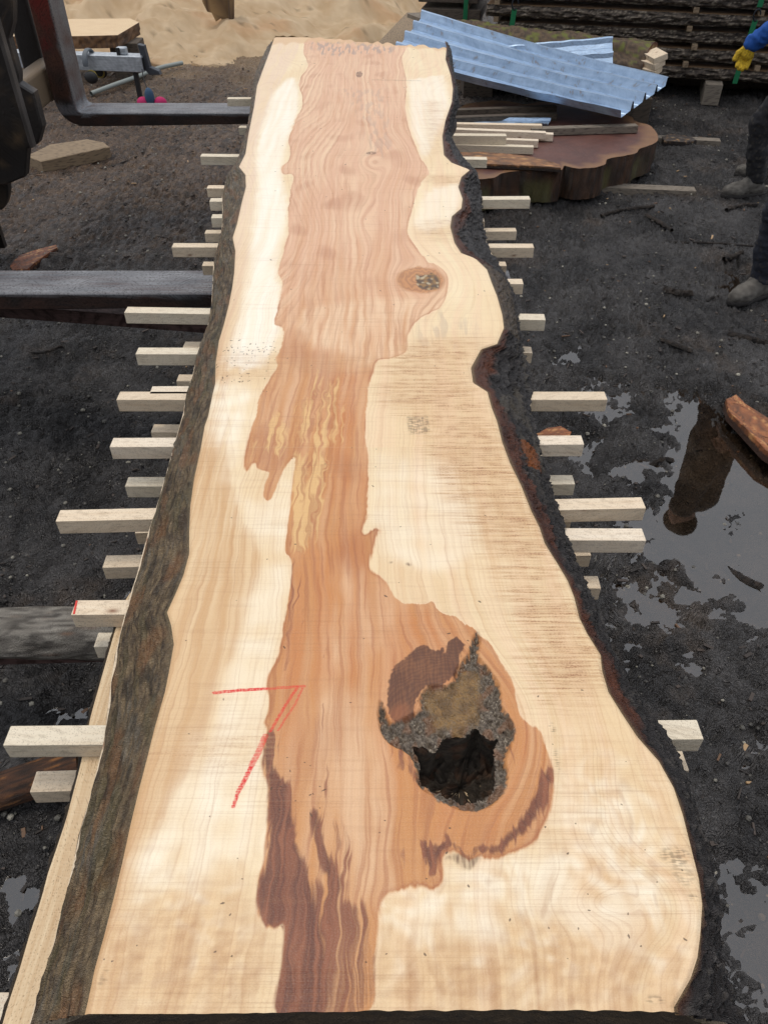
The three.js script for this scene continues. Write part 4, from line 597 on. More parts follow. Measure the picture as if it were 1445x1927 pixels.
{
  const D = 8.3, a = atD(-60, 88, D), b = atD(272, 112, D - 0.25), rail = group('aluminium_rail', 'grey aluminium box rail of a portable mill standing before the tan slab', 'rail');
  a.y = b.y = 0.43; const len = a.distanceTo(b), ang = Math.atan2(-(b.z - a.z), b.x - a.x);
  rail.position.set((a.x + b.x) / 2, 0.43, (a.z + b.z) / 2); rail.rotation.y = ang;
  mesh('rail_tube', barGeo(len, 0.13, 0.14, 0.008, 0, 0, 2), alu, rail);
  const ins = mesh('bore_shade_plate', barGeo(0.004, 0.1, 0.11, 0.001), blackRubber, rail); ins.position.x = len / 2 + 0.001;  // black plate on the tube end stands in for its shaded hollow
  const br = new THREE.Shape(); br.moveTo(-0.03, 0.16); br.lineTo(0.02, 0.15); br.lineTo(0.04, -0.02); br.lineTo(0.12, -0.05); br.lineTo(0.13, -0.075); br.lineTo(0.03, -0.08); br.lineTo(-0.01, -0.03); br.closePath();
  const bg = new THREE.ExtrudeGeometry(br, { depth: 0.05, bevelEnabled: true, bevelThickness: 0.004, bevelSize: 0.004, bevelSegments: 1 }); bg.translate(len / 2 + 0.004, -0.01, -0.03); mesh('end_bracket', bg, new THREE.MeshStandardMaterial({ color: 0x44484e, roughness: 0.5, metalness: 0.4 }), rail);
  const lc = mesh('latch', barGeo(0.09, 0.06, 0.07, 0.012, 0, 0, 2), alu, rail); lc.position.set(len / 2 - 0.2, 0.095, 0.0);
  const kp = mesh('latch_keeper', barGeo(0.035, 0.07, 0.01, 0.004), blackRubber, lc); kp.position.set(-0.02, -0.005, 0.04);
  for (const [x, z] of [[len / 2 - 0.1, 0.05], [len / 2 - 1.55, 0]]) { const leg = mesh('leg', barGeo(0.04, 0.37, 0.04, 0.004), blackRubber, rail); leg.position.set(x, -0.245, z - 0.03); }
  // ear defenders hung over the rail
  const em = group('ear_defenders', 'black ear defenders with grey headband hung over the aluminium rail', 'ear defenders'); em.position.copy(rail.position); em.rotation.y = ang;
  const ex = len / 2 - 0.52; const hb = new THREE.TorusGeometry(0.1, 0.012, 8, 24, Math.PI * 1.05); hb.scale(1, 1, 2.2); hb.rotateY(Math.PI / 2); hb.translate(ex, 0.0, 0.03); const band = mesh('headband', hb, new THREE.MeshStandardMaterial({ color: 0x5a6066, roughness: 0.6 }), em); band.position.y = 0.0;
  for (const z of [0.135, -0.075]) { const c = new THREE.SphereGeometry(0.055, 20, 14); c.scale(1.15, 0.95, 0.6); c.translate(ex + 0.03, -0.105, z); const cup = mesh('ear_cup', c, blackRubber, em); const rg = new THREE.TorusGeometry(0.045, 0.008, 6, 20); rg.translate(ex + 0.03, -0.1, z - 0.025 * Math.sign(z)); mesh('cushion', rg, new THREE.MeshStandardMaterial({ color: 0x8a7a3a, roughness: 0.8 }), cup); }
  // pink and blue gadget dangling on a cord at the rail's end
  const top = new THREE.Vector3(b.x - 0.02, 0.40, b.z + 0.06), low = atD(285, 172, 7.85), tagk = group('hanging_gloves', 'pink and blue work glove dangling on a cord from the rail end', 'glove');
  low.x = top.x + 0.06;
  const cv = new THREE.CatmullRomCurve3([top, top.clone().lerp(low, 0.5).add(new THREE.Vector3(-0.012, 0, 0)), low]); mesh('cord', new THREE.TubeGeometry(cv, 16, 0.005, 6), blackRubber, tagk);
  const pinkM = new THREE.MeshStandardMaterial({ color: 0xb01f5c, roughness: 0.8 }), blueM = new THREE.MeshStandardMaterial({ color: 0x35506a, roughness: 0.8 });
  const b1 = new THREE.SphereGeometry(0.055, 16, 12); b1.scale(0.8, 1.5, 0.7); b1.translate(low.x, low.y - 0.05, low.z); mesh('blue_half', b1, blueM, tagk);
  for (const [dx, dy] of [[-0.07, -0.1], [0.09, -0.1]]) { const q = new THREE.SphereGeometry(0.06, 16, 12); q.scale(1, 0.9, 0.8); q.translate(low.x + dx, low.y + dy, low.z - 0.01); mesh('pink_half', q, pinkM, tagk); }
}
{ // tan slab on the ground behind the rail
  const h = 0.46, c = [atD(-150, 60, 8.5), atD(210, 68, 8.62), atD(262, 42, 8.75), atD(250, 38, 9.3), atD(-150, 20, 9.4)]; c.forEach((p) => { p.y = h; });
  const T0 = at(222, 66, h), T1 = at(262, 42, h), pts = [[-2.3 - 4.0, T0.z + 0.1], [T0.x - 0.4, T0.z + 0.05], [T0.x, T0.z], [T1.x, T1.z], [T1.x - 0.15, T1.z - 0.22], [-6.3, T1.z - 0.05]];
  const s = group('live_edge_slab', 'tan live-edge slab lying behind the aluminium rail at the sawdust heap', 'wood slab');
  const sh = new THREE.Shape(); pts.forEach(([x, z], i) => i ? sh.lineTo(x, -z) : sh.moveTo(x, -z)); sh.closePath();
  const g = new THREE.ShapeGeometry(sh); g.rotateX(-Math.PI / 2); g.translate(0, h, 0); const p = g.attributes.position, uv = g.attributes.uv; for (let i = 0; i < p.count; i++) uv.setXY(i, p.getZ(i), p.getX(i) * 1);
  mesh('sawn_face', g, plankMat, s);
  const rim = [], col = (k) => mix3(lin(70, 48, 34), lin(150, 108, 66), clamp(0.4 + 0.5 * N2(k * 3, 1)));
  const geos = pts.map((q, i) => { const r = pts[(i + 1) % pts.length]; return gridGeo(5, 24, (a, b) => { const t = b / 23, v = a / 4, x = lerp(q[0], r[0], t), z = lerp(q[1], r[1], t), n = 0.02 * N2(x * 9 + z * 7, v * 3) * Math.sin(v * Math.PI); return { p: [x + n, lerp(h, h - 0.11, v), z + 0.02 * v + n], uv: [t * 3, v], c: col(x * 5 + v + z) }; }); });
  mesh('bark_edge', mergeGeometries(geos), barkMat, s);
  for (const x of [-2.75, -4.6]) { const m = mesh('support_block', barGeo(0.3, 0.36, 0.3, 0.01, x), darkWood); m.position.set(x, 0.17, T0.z - 0.35); tag(m, x > -3 ? 'dark block carrying the tan slab behind the rail' : 'dark block carrying the tan slab, hidden behind the mast', 'block'); }
}
// sawdust heap: a long soft bank behind everything on the left
{
  const xs = [], zs = []; for (let x = -9; x <= 2.2; x += 0.06) xs.push(x); for (let z = -9.0; z >= -24; z -= z > -14 ? 0.05 : 0.25) zs.push(z);
  const hy = (x, z) => {
    const d = -z, front = 10.0 + 0.4 * N2(x * 0.5, 3) + 0.2 * N2(x * 1.7, 8) + Math.max(0, (x + 0.35)) * 2.4 + sm(-1.5, -3.2, x) * 0.1;
    const t = d - front; let y = t < 0 ? -0.25 + 0.0 * t : 0.10 * t + 0.05 * t * t + 0.05 * sm(0, 0.4, t);
    y = Math.min(y, 1.5 + 0.2 * N2(x * 0.7, z * 0.7)); if (t > -0.3) y += sm(-0.3, 0.2, t) * (0.12 * N2(x * 0.9, z * 0.9) + 0.035 * N2(x * 3.1, z * 3.1) + 0.02 * N2b(x * 11, z * 11)) - (t < 0 ? 0.0 : 0);
    return t < 0 ? Math.min(y, lerp(-0.15, 0.06, sm(-0.35, 0.1, t)) + 0.05 * N2b(x * 9, z * 9)) : y;
  };
  const a = lin(226, 200, 164), b = lin(200, 168, 128), o = lin(204, 158, 114);
  const g = gridGeo(zs.length, xs.length, (r, c) => { const x = xs[c], z = zs[r]; let q = mix3(a, b, clamp(0.4 + 0.7 * fbm(x * 2, z * 2) + 0.25 * N2b(x * 30, z * 30))); q = mix3(q, o, sm(0.1, 0.6, fbm(x * 0.8 + 5, z * 0.8)) * 0.6); if (N2(x * 22, z * 22) > 0.8) q = mix3(q, lin(110, 86, 62), 0.5); return { p: [x, hy(x, z), z], uv: [x / 0.25, z / 0.25], c: q }; }, false);
  tag(mesh('sawdust_heap', g, new THREE.MeshStandardMaterial({ vertexColors: true, roughness: 0.95, bumpMap: roughBump, bumpScale: 0.012 })), 'pale tan heap of sawdust banked up behind the far end of the slab', 'sawdust', null, 'stuff');
  // clod of packed sawdust
  const cl = new THREE.IcosahedronGeometry(0.16, 4), p = cl.attributes.position; for (let i = 0; i < p.count; i++) { const v = new THREE.Vector3().fromBufferAttribute(p, i), n = 1 + 0.25 * N3(v.x * 9, v.y * 9, v.z * 9) + 0.1 * N3(v.x * 25, v.y * 25, v.z * 25); v.multiplyScalar(n); p.setXYZ(i, v.x * 0.9, v.y, v.z * 0.8); }
  const cg = paintGeo(cl, (x, y, z) => mix3(lin(172, 132, 90), lin(140, 102, 66), clamp(0.5 + N3(x * 20, y * 20, z * 20)))); const q = atD(227, 30, 12.0); const m = mesh('sawdust_clod', cg, vcRough); m.position.set(q.x, q.y - 0.04, q.z); tag(m, 'brown clod of packed sawdust on the heap above the rail latch', 'clod');
  // splintered post with a bark board
  const pd = 11.0, base = atD(437, 76, pd), post = group('splintered_post', 'thin splintered post with a hanging bark board standing in the sawdust', 'post');
  const tube = (a2, b2, r1, r2) => { const d = b2.clone().sub(a2), g2 = new THREE.CylinderGeometry(r2, r1, d.length(), 9, 6); const pp = g2.attributes.position; for (let i = 0; i < pp.count; i++) { const v = new THREE.Vector3().fromBufferAttribute(pp, i); const n = 1 + 0.3 * N3(v.x * 40, v.y * 6, v.z * 40); pp.setXYZ(i, v.x * n, v.y, v.z * n); } g2.applyQuaternion(new THREE.Quaternion().setFromUnitVectors(new THREE.Vector3(0, 1, 0), d.clone().normalize())); g2.translate(...a2.clone().lerp(b2, 0.5).toArray()); return g2; };
  const woodC = (x, y, z) => mix3(lin(128, 104, 76), lin(76, 60, 46), clamp(0.5 + N3(x * 40, y * 4, z * 40)));
  mesh('stake', paintGeo(tube(base.clone().setY(base.y - 0.25), atD(431, -60, pd), 0.035, 0.04), woodC), vcRough, post);
  const bs = new THREE.Shape(); [[383, -60], [383, 2], [392, 20], [400, 22], [408, 38], [416, 32], [428, 40], [436, 34], [438, -60]].forEach(([u, v], i) => { const w = atD(u, v, pd + 0.08); i ? bs.lineTo(w.x, w.y) : bs.moveTo(w.x, w.y); });
  const bgm = new THREE.ExtrudeGeometry(bs, { depth: 0.05, bevelEnabled: true, bevelThickness: 0.008, bevelSize: 0.008, bevelSegments: 1 }); bgm.translate(0, 0, -(pd + 0.1)); mesh('bark_board', paintGeo(bgm, (x, y, z) => mix3(lin(150, 122, 84), lin(84, 64, 46), clamp(0.5 + 0.9 * N2(x * 30, y * 4)))), vcRough, post);
}
{ // grey hose on the mud
  const pts = [[172, 176], [215, 162], [260, 148], [300, 134], [345, 126]].map(([u, v], i) => at(u, v, 0.05).add(new THREE.Vector3(0, 0.0 + 0.01 * i, 0)));
  tag(mesh('hose', new THREE.TubeGeometry(new THREE.CatmullRomCurve3(pts), 40, 0.022, 8), new THREE.MeshStandardMaterial({ color: 0x8d9490, roughness: 0.6 })), 'pale grey hose lying on the mud beyond the far fork heel', 'hose');
}
{ const sh = new THREE.Shape(), h = 0.25; [[700, 92], [768, 84], [795, 25], [766, 23]].forEach(([u, v], i) => { const p = at(u, v, h); i ? sh.lineTo(p.x, -p.z) : sh.moveTo(p.x, -p.z); }); sh.closePath();
  const g = new THREE.ExtrudeGeometry(sh, { depth: 0.05, bevelEnabled: true, bevelThickness: 0.003, bevelSize: 0.003, bevelSegments: 1 }); g.rotateX(-Math.PI / 2); g.translate(0, h - 0.053, 0); const uv = g.attributes.uv, p = g.attributes.position; for (let i = 0; i < uv.count; i++) uv.setXY(i, p.getZ(i), p.getX(i)); tag(mesh('weathered_board', g, tanWood), 'wide grey weathered board lying beyond the far end of the slab', 'board'); }
barPx('weathered_board', [792, 35], [836, 31], 0.45, 0.04, 0.35, greyWood, 'short grey board under the far corner of the roofing sheet', 'board');

// ---------------------------------------------------------------- right background: disc, boards, roofing sheets, logs, lumber
stage('right');
const DISC = 0.27;
{
  const front = [[1195, 228], [1222, 236], [1236, 252], [1237, 264], [1226, 272], [1203, 280], [1196, 288], [1170, 294], [1143, 299], [1138, 309], [1120, 315], [1085, 317], [1062, 312], [1055, 320], [1020, 322], [980, 321], [945, 326], [930, 334], [900, 337], [872, 330], [850, 322]].map(([u, v]) => { const p = at(u, v, DISC); return [p.x, p.z]; });
  const ctr = [1.22, -6.42]; const a0 = Math.atan2(front[front.length - 1][1] - ctr[1], front[front.length - 1][0] - ctr[0]), pts = [...front];
  const r0 = Math.hypot(front[front.length - 1][0] - ctr[0], front[front.length - 1][1] - ctr[1]), r1 = Math.hypot(front[0][0] - ctr[0], front[0][1] - ctr[1]); const a1 = Math.atan2(front[0][1] - ctr[1], front[0][0] - ctr[0]) + 2 * Math.PI;
  for (let i = 1; i < 28; i++) { const t = i / 28, a = lerp(a0, a1, t), r = lerp(r0, r1, t) * (1 + 0.06 * Math.sin(a * 9) + 0.03 * Math.sin(a * 17)); pts.push([ctr[0] + Math.cos(a) * r, ctr[1] + Math.sin(a) * r]); }
  const cv = new THREE.CatmullRomCurve3(pts.map(([x, z]) => new THREE.Vector3(x, 0, z)), true, 'catmullrom', 0.4), N = 360, ring = cv.getPoints(N);
  const disc = group('wood_disc', 'huge round cross-cut tree disc with lobed rim under the boards and roofing', 'wood disc');
  const rc = (v, t) => mix3(ring[v].clone(), new THREE.Vector3(ctr[0], 0, ctr[1]), t);
  mesh('sawn_face', gridGeo(26, N + 1, (r, k) => { const t = r / 25, q = ring[k], x = lerp(q.x, ctr[0], t), z = lerp(q.z, ctr[1], t); const rr = 0.5 + 0.5 * Math.sin(t * 90 + 3 * N2(x * 4, z * 4)); let c = mix3(lin(104, 66, 56), lin(80, 50, 44), clamp(0.4 + 0.3 * rr + 0.6 * fbm(x * 3, z * 3))); c = mix3(c, lin(140, 104, 70), sm(0.16, 0.03, t + 0.05 * N2(x * 6, z * 6)) * 0.75); return { p: [x, DISC + 0.002 * N2(x * 20, z * 20), z], uv: [x / 0.2, z / 0.2], c }; }, false), new THREE.MeshStandardMaterial({ vertexColors: true, roughness: 0.5, bumpMap: roughBump, bumpScale: 0.002 }), disc);
  mesh('rim', gridGeo(14, N + 1, (r, k) => { const v = r / 13, q = ring[k], n = N2(k * 0.35, v * 0.7), z = q.z, x = q.x; let c = mix3(lin(92, 62, 40), lin(54, 38, 28), clamp(0.5 + 0.8 * n)); c = mix3(c, lin(104, 100, 56), sm(0.0, 0.5, N2(k * 0.06, 5)) * sm(0.15, 0.5, v) * 0.75); const o = 1 - 0.012 * N2(k * 0.3, v) - 0.01 * v; return { p: [lerp(ctr[0], x, o), lerp(DISC, 0.05, v), lerp(ctr[1], z, o)], uv: [k * 0.04, v], c }; }, true), wetBarkMat, disc);
  mesh('underside', gridGeo(2, N + 1, (r, k) => { const q = ring[k]; return { p: [r ? ctr[0] : lerp(ctr[0], q.x, 0.98), 0.05, r ? ctr[1] : lerp(ctr[1], q.z, 0.98)], uv: [0, 0], c: lin(70, 46, 38) }; }, true), vcRough, disc);
}
barPx('bearer_board', [1040, 348], [1310, 360], 0.06, 0.055, 0.1, greyWood, 'grey board under the near side of the big disc, poking out right', 'board', null);
barPx('bearer_board', [1100, 252], [1356, 266], 0.05, 0.05, 0.09, greyWood, 'grey board under the far side of the big disc, poking out right', 'board', null);
const gb = 'grey boards on the disc', pb = 'pale boards on the disc';
barPx('grey_board', [840, 208], [1048, 200], 0.345, 0.07, 0.06, darkWood, 'dark board farthest back on the disc, below the roofing edge', 'board', gb);
barPx('grey_board', [840, 222], [1049, 214], 0.325, 0.052, 0.06, darkWood, 'dark split board on the disc just behind the pale boards', 'board', gb);
barPx('grey_board', [1000, 243], [1201, 237], 0.325, 0.052, 0.07, greyWood, 'grey board crossing the right half of the disc', 'board', gb);
barPx('pale_board', [845, 233], [1020, 236], 0.345, 0.05, 0.05, pineMats[1], 'tan pale board at the back of the bundle on the disc', 'board', pb);
barPx('pale_board', [845, 243], [1027, 250], 0.34, 0.05, 0.05, pineMats[0], 'slanting pale board in the middle of the bundle on the disc', 'board', pb);
barPx('pale_board', [848, 255], [953, 256], 0.385, 0.06, 0.06, pineMats[2], 'short thick pale board lying on top of the bundle', 'board', pb);
barPx('pale_board', [930, 262], [1013, 265], 0.325, 0.05, 0.045, pineMats[0], 'pale board whose end shows right of the thick one', 'board', pb);
barPx('pale_board', [848, 272], [1004, 277], 0.325, 0.052, 0.05, pineMats[2], 'front pale board of the bundle on the disc', 'board', pb);
barPx('pale_board', [1000, 251], [1041, 253], 0.325, 0.052, 0.05, pineMats[0], 'pale board stub sticking out farthest right of the bundle', 'board', pb);
// chunks of bark-edged wood: irregular wedge between two pixels
function splinter(name, pxs, h, thick, cTop, cSide, label, cat, grp, seed = 1) {
  const pts = pxs.map(([u, v]) => at(u, v, h)), s = new THREE.Shape(), cx = pts.reduce((a, p) => a + p.x, 0) / pts.length, cz = pts.reduce((a, p) => a + p.z, 0) / pts.length; pts.forEach((p, i) => i ? s.lineTo(p.x, -p.z) : s.moveTo(p.x, -p.z)); s.closePath();
  let g = new THREE.ExtrudeGeometry(s, { depth: thick, bevelEnabled: true, bevelThickness: thick * 0.05, bevelSize: thick * 0.05, bevelSegments: 1 }); g.rotateX(-Math.PI / 2); g.translate(0, h - thick, 0);
  const dx = pts[Math.floor(pts.length / 2)].x - pts[0].x, dz2 = pts[Math.floor(pts.length / 2)].z - pts[0].z, dl = Math.hypot(dx, dz2), ax = dx / dl, az = dz2 / dl, fi = (x, z, a, b) => N2((x * ax + z * az) * a + seed, (-x * az + z * ax) * b);
  g = new TessellateModifier(0.009, 7).modify(g); { const p = g.attributes.position; for (let i = 0; i < p.count; i++) { const x = p.getX(i), y = p.getY(i), z = p.getZ(i); if (y > h - thick * 0.9) p.setY(i, y + thick * (0.10 * fi(x, z, 1.5, 22) + 0.06 * fi(x, z, 3, 60))); } }
  g = paintGeo(g, (x, y, z) => { const q = 0.5 + 0.7 * fi(x, z, 3, 45) + 0.5 * fi(x, z, 9, 150); return mix3(mix3(y > h - thick * 0.35 ? cTop : cSide, cSide, clamp(q) * 0.75), lin(206, 160, 104), sm(0.9, 1.3, 1 - q + 0.3 * N2(x * 12, z * 12)) * (y > h - thick * 0.35 ? 0.6 : 0)); });
  return tag(mesh(name, g, chipMat), label, cat, grp);
}
splinter('bark_offcut', [[840, 288], [900, 286], [960, 290], [1010, 297], [1052, 309], [1055, 316], [1000, 312], [900, 308], [840, 305]], 0.305, 0.028, lin(156, 108, 68), lin(58, 48, 42), 'orange bark-edged slat along the near rim of the disc', 'slat', null, 3);

// corrugated roofing: a trapezoid-ribbed strip between four corners
const galv = (() => { const W = 512, H = 512; const t = texture(W, H, (i, j, o) => { const a = tile(i, j, W, H, 5, 5, 1), b = tile(i, j, W, H, 2, 16, 6), d = tile(i, j, W, H, 20, 20, 3); let c = mix3(lin(176, 198, 222), lin(146, 168, 194), clamp(0.5 + 0.35 * a + 0.35 * b + 0.2 * d)); c = mix3(c, lin(150, 126, 96), sm(0.75, 1.1, a + 0.6 * d) * 0.5); o[0] = c[0]; o[1] = c[1]; o[2] = c[2]; }); return t; })();
const galvMat = new THREE.MeshStandardMaterial({ map: galv, metalness: 0.7, roughness: 0.4, side: THREE.DoubleSide });
function roofing(label, A, B, Cc, Dd, ribs, hgt = 0.04, sag = 0.02) { // A-B one end, C-D the other
  const prof = []; for (let i = 0; i < ribs; i++) { const p = 1 / ribs; prof.push([i * p, 1], [(i + 0.1) * p, 1], [(i + 0.17) * p, 0], [(i + 0.5) * p, 0], [(i + 0.52) * p, 0.08], [(i + 0.54) * p, 0], [(i + 0.88) * p, 0], [(i + 0.998) * p, 1]); } prof.push([1, 1]);
  const rows = 40, geos = [0, 1].map((side) => gridGeo(rows, prof.length, (r, k) => { const t = r / (rows - 1), [u, q] = prof[k], p = A.clone().lerp(B, u).lerp(Cc.clone().lerp(Dd, u), t); return { p: [p.x, p.y + q * hgt - sag * Math.sin(t * Math.PI) - side * 0.0015 + 0.004 * N2(t * 5, u * 4), p.z], uv: [t * 0.8, u * 1.1] }; }, side > 0).toNonIndexed());
  const g = mergeGeometries(geos); g.computeVertexNormals();
  return tag(mesh('roofing_sheet', g, galvMat), label, 'roofing sheet', 'galvanised roofing sheets');
}
const V = (x, y, z) => new THREE.Vector3(x, y, z);
roofing('large ribbed galvanised roofing sheet propped over the big disc', V(2.41, 0.42, -7.31), V(1.80, 0.40, -6.39), V(0.355, 0.72, -8.5), V(0.03, 0.56, -7.5), 4, 0.06);
roofing('smaller galvanised roofing sheet end leaning on the mossy log behind the large one', V(2.03, 0.64, -7.9), V(2.03, 0.45, -7.7), V(1.1, 0.56, -7.95), V(1.1, 0.38, -7.75), 2, 0.03, 0);
roofing('narrow roofing strip lying on the disc under the large sheet', V(1.35, 0.29, -6.75), V(1.3, 0.285, -6.62), V(0.45, 0.29, -6.8), V(0.43, 0.285, -6.62), 1, 0.02, 0);

// bark-edged slab with a flaky front: local x along, front towards +z
function barkSlabGeo(len, th, dep, seed, light = 0.5) {
  const cols = 460, rows = 13;
  const front = gridGeo(rows, cols, (r, k) => { const v = r / (rows - 1), x = (k / (cols - 1) - 0.5) * len, n = N2(x * 5 + seed * 7, v * 2), f = N2b(x * 11 + seed + 0.6 * N2(x * 6, v * 3), v * 5 + seed) * 0.6 + N2(x * 30 + seed, v * 12) * 0.4, z = dep / 2 + 0.03 * Math.sin(v * Math.PI) + 0.02 * n + 0.012 * f; let c = mix3(lin(66, 56, 48), lin(98, 86, 74), clamp(0.5 + 0.7 * n)); c = mix3(c, lin(164, 152, 134), sm(0.2, 0.5, f) * (light + 0.15)); c = mix3(c, lin(30, 26, 24), sm(0.1, -0.5, f) * 0.8); return { p: [x, (0.5 - v) * th, z], uv: [x / 0.2, v * 0.5], c }; }, false);
  const top = (y, fl) => gridGeo(2, cols, (r, k) => { const x = (k / (cols - 1) - 0.5) * len, n = N2(x * 5 + seed * 7, y > 0 ? 0 : 2), f = N2b(x * 16 + seed, (y > 0 ? 0 : 4) + seed); return { p: [x, y, r ? dep / 2 + 0.02 * n + 0.012 * f : -dep / 2], uv: [x / 0.3, r], c: lin(120, 92, 62) }; }, fl);
  const end = (x, fl) => gridGeo(2, 8, (r, k) => ({ p: [x, (0.5 - r) * th, lerp(dep / 2, -dep / 2, k / 7)], uv: [k, r], c: lin(112, 82, 54) }), fl);
  const back = gridGeo(2, 2, (r, k) => ({ p: [(k - 0.5) * len, (0.5 - r) * th, -dep / 2], uv: [k, r], c: lin(70, 54, 40) }), true);
  return [front, mergeGeometries([top(th / 2, false), top(-th / 2, true), end(-len / 2, true), end(len / 2, false), back])];
}
const stackRot = -Math.atan2(9.05 - 8.45, 2.5);
{
  const L = V(1.06, 0, -9.02), dir = V(1, 0, 0.26).normalize(), nrm = V(-dir.z, 0, dir.x), ang = Math.atan2(-dir.z, dir.x), len = 4.6, order = ['lowest', 'second', 'third', 'fourth', 'fifth', 'sixth', 'seventh', 'eighth'];
  const variants = [1, 2, 3].map((s) => barkSlabGeo(len, 0.1, 0.75, s, 0.35 + 0.12 * s));
  for (let i = 0; i < 8; i++) {
    const y = 0.2 + 0.148 * i, off = (i % 2 ? -0.06 : 0.04) + 0.05 * N2(i * 3, 1), g = group('bark_slab', `dark bark-edged slab, ${order[i]} from the ground in the strapped lumber stack`, 'wood slab', 'slabs of the strapped lumber stack');
    const v = variants[i % 3]; mesh('bark_edge', v[0], barkMat, g); mesh('sawn_body', v[1], vcRough, g);
    const c = L.clone().addScaledVector(dir, len / 2 + off).addScaledVector(nrm, -0.375 - 0.02 * (i % 3)); g.position.set(c.x, y + 0.05, c.z); g.rotation.y = ang;
    if (i < 7) for (const [t, nm] of [[0.06, 'left end'], [1.95 + 0.05 * Math.sin(i * 2), 'middle'], [2.56 + 0.05 * Math.cos(i * 3), 'strap end']]) { if (nm === 'middle' && i === 4) continue;
      const m = mesh('sticker', barGeo(0.05, 0.0455, 0.8, 0.002, i * 0.3, t), tanWood), p = L.clone().addScaledVector(dir, t).addScaledVector(nrm, -0.37 + 0.02 * Math.sin(i * 5 + t)); m.position.set(p.x, y + 0.124, p.z); m.rotation.y = ang; tag(m, `brown sticker above the ${order[i]} slab of the strapped lumber stack, ${nm === 'middle' ? 'middle of the row' : nm === 'left end' ? 'at its far left end' : 'by the blue sleeve'}`, 'sticker', 'stickers in the strapped lumber stack'); }
  }
  { const m = mesh('light_block_beam', barGeo(4.6, 0.19, 0.2, 0.01, 0, 3), darkWood), p = L.clone().addScaledVector(dir, 2.35).addScaledVector(nrm, -0.66); m.position.set(p.x, 0.1, p.z); m.rotation.y = ang; tag(m, 'long dark beam added under the back of the lumber stack to block light through the gap', 'beam'); }  // added unseen beam, closes the gap so no bright sky glares beneath
  for (const t of [2.25, 0.5, 4.0]) { const p = L.clone().addScaledVector(dir, t).addScaledVector(nrm, -0.1), m = mesh('bearer_block', barGeo(0.16, 0.19, 0.5, 0.008, t, 2), t === 2.25 ? greyWood : darkWood); m.position.set(p.x + (t === 2.25 ? 0.0 : 0), 0.1, p.z); m.rotation.y = ang; tag(m, t === 2.25 ? 'square grey timber block holding up the lumber stack, beside the gloved worker' : t < 1 ? 'dark bearer block under the left of the lumber stack' : 'dark bearer block under the right end of the lumber stack', 'block'); }
  const green = new THREE.MeshStandardMaterial({ color: 0x0d6b42, roughness: 0.55 }), hookM = new THREE.MeshStandardMaterial({ color: 0x33363a, metalness: 0.7, roughness: 0.4 });
  const strap = (t, lean, label) => { const g = group('ratchet_strap', label, 'strap', 'green straps round the lumber stack'); const p = (s, y) => L.clone().addScaledVector(dir, s).addScaledVector(nrm, 0.055).setY(y); const a = p(t, 0.19), b = p(t + lean, 0.72), c = p(t + lean * 1.15, 0.82), d = p(t + lean * 1.6, 1.42);
    const web = (q, r) => { const dd = r.clone().sub(q), gg = new RoundedBoxGeometry(0.05, dd.length(), 0.006, 1, 0.002); const m = mesh('webbing', gg, green, g); m.position.copy(q).lerp(r, 0.5); m.quaternion.setFromUnitVectors(V(0, 1, 0), dd.normalize()); };
    web(a, b); web(c, d); const h1 = new THREE.TorusGeometry(0.03, 0.007, 8, 20, 5); const m = mesh('hook', h1, hookM, g); m.position.copy(b).lerp(c, 0.4); m.scale.y = 1.5; };
  strap(2.44, 0.03, 'green ratchet strap with a hook beside the yellow glove'); strap(0.2, 0.04, 'green strap at the left end of the lumber stack');
}
{ // shorter stack of rough boards left of the strapped stack
  const order = ['lowest', 'second', 'third', 'fourth', 'fifth', 'sixth'];
  for (let i = 0; i < 6; i++) { const y = 0.24 + 0.15 * i, m = mesh('rough_beam', barGeo(0.62, 0.1, 0.7, 0.008, i, i), darkWood); m.position.set(0.74 + 0.02 * Math.sin(i * 4), y + 0.05, -9.75 - 0.03 * (i % 2)); m.rotation.y = -0.2; tag(m, `dark rough beam, ${order[i]} of the short pile left of the strapped stack`, 'beam', 'short pile of rough beams');
    const s = mesh('sticker', barGeo(0.05, 0.05, 0.72, 0.002, i, 0.2), tanWood); s.position.set(0.92, y + 0.124, -9.76); s.rotation.y = -0.2; tag(s, `brown sticker above the ${order[i]} beam of the short pile`, 'sticker', 'stickers in the short beam pile'); }
  const b = mesh('bearer_block', barGeo(0.5, 0.24, 0.5, 0.01, 4, 4), darkWood); b.position.set(0.76, 0.12, -9.8); tag(b, 'dark bearer block under the short beam pile', 'block');
  const st = mesh('strap_webbing', new RoundedBoxGeometry(0.045, 1.2, 0.006, 1, 0.002), new THREE.MeshStandardMaterial({ color: 0x0d6b42, roughness: 0.55 })); st.position.set(0.84, 0.75, -9.36); tag(st, 'green strap hanging over the face of the short beam pile', 'strap', 'green straps round the lumber stack');
}
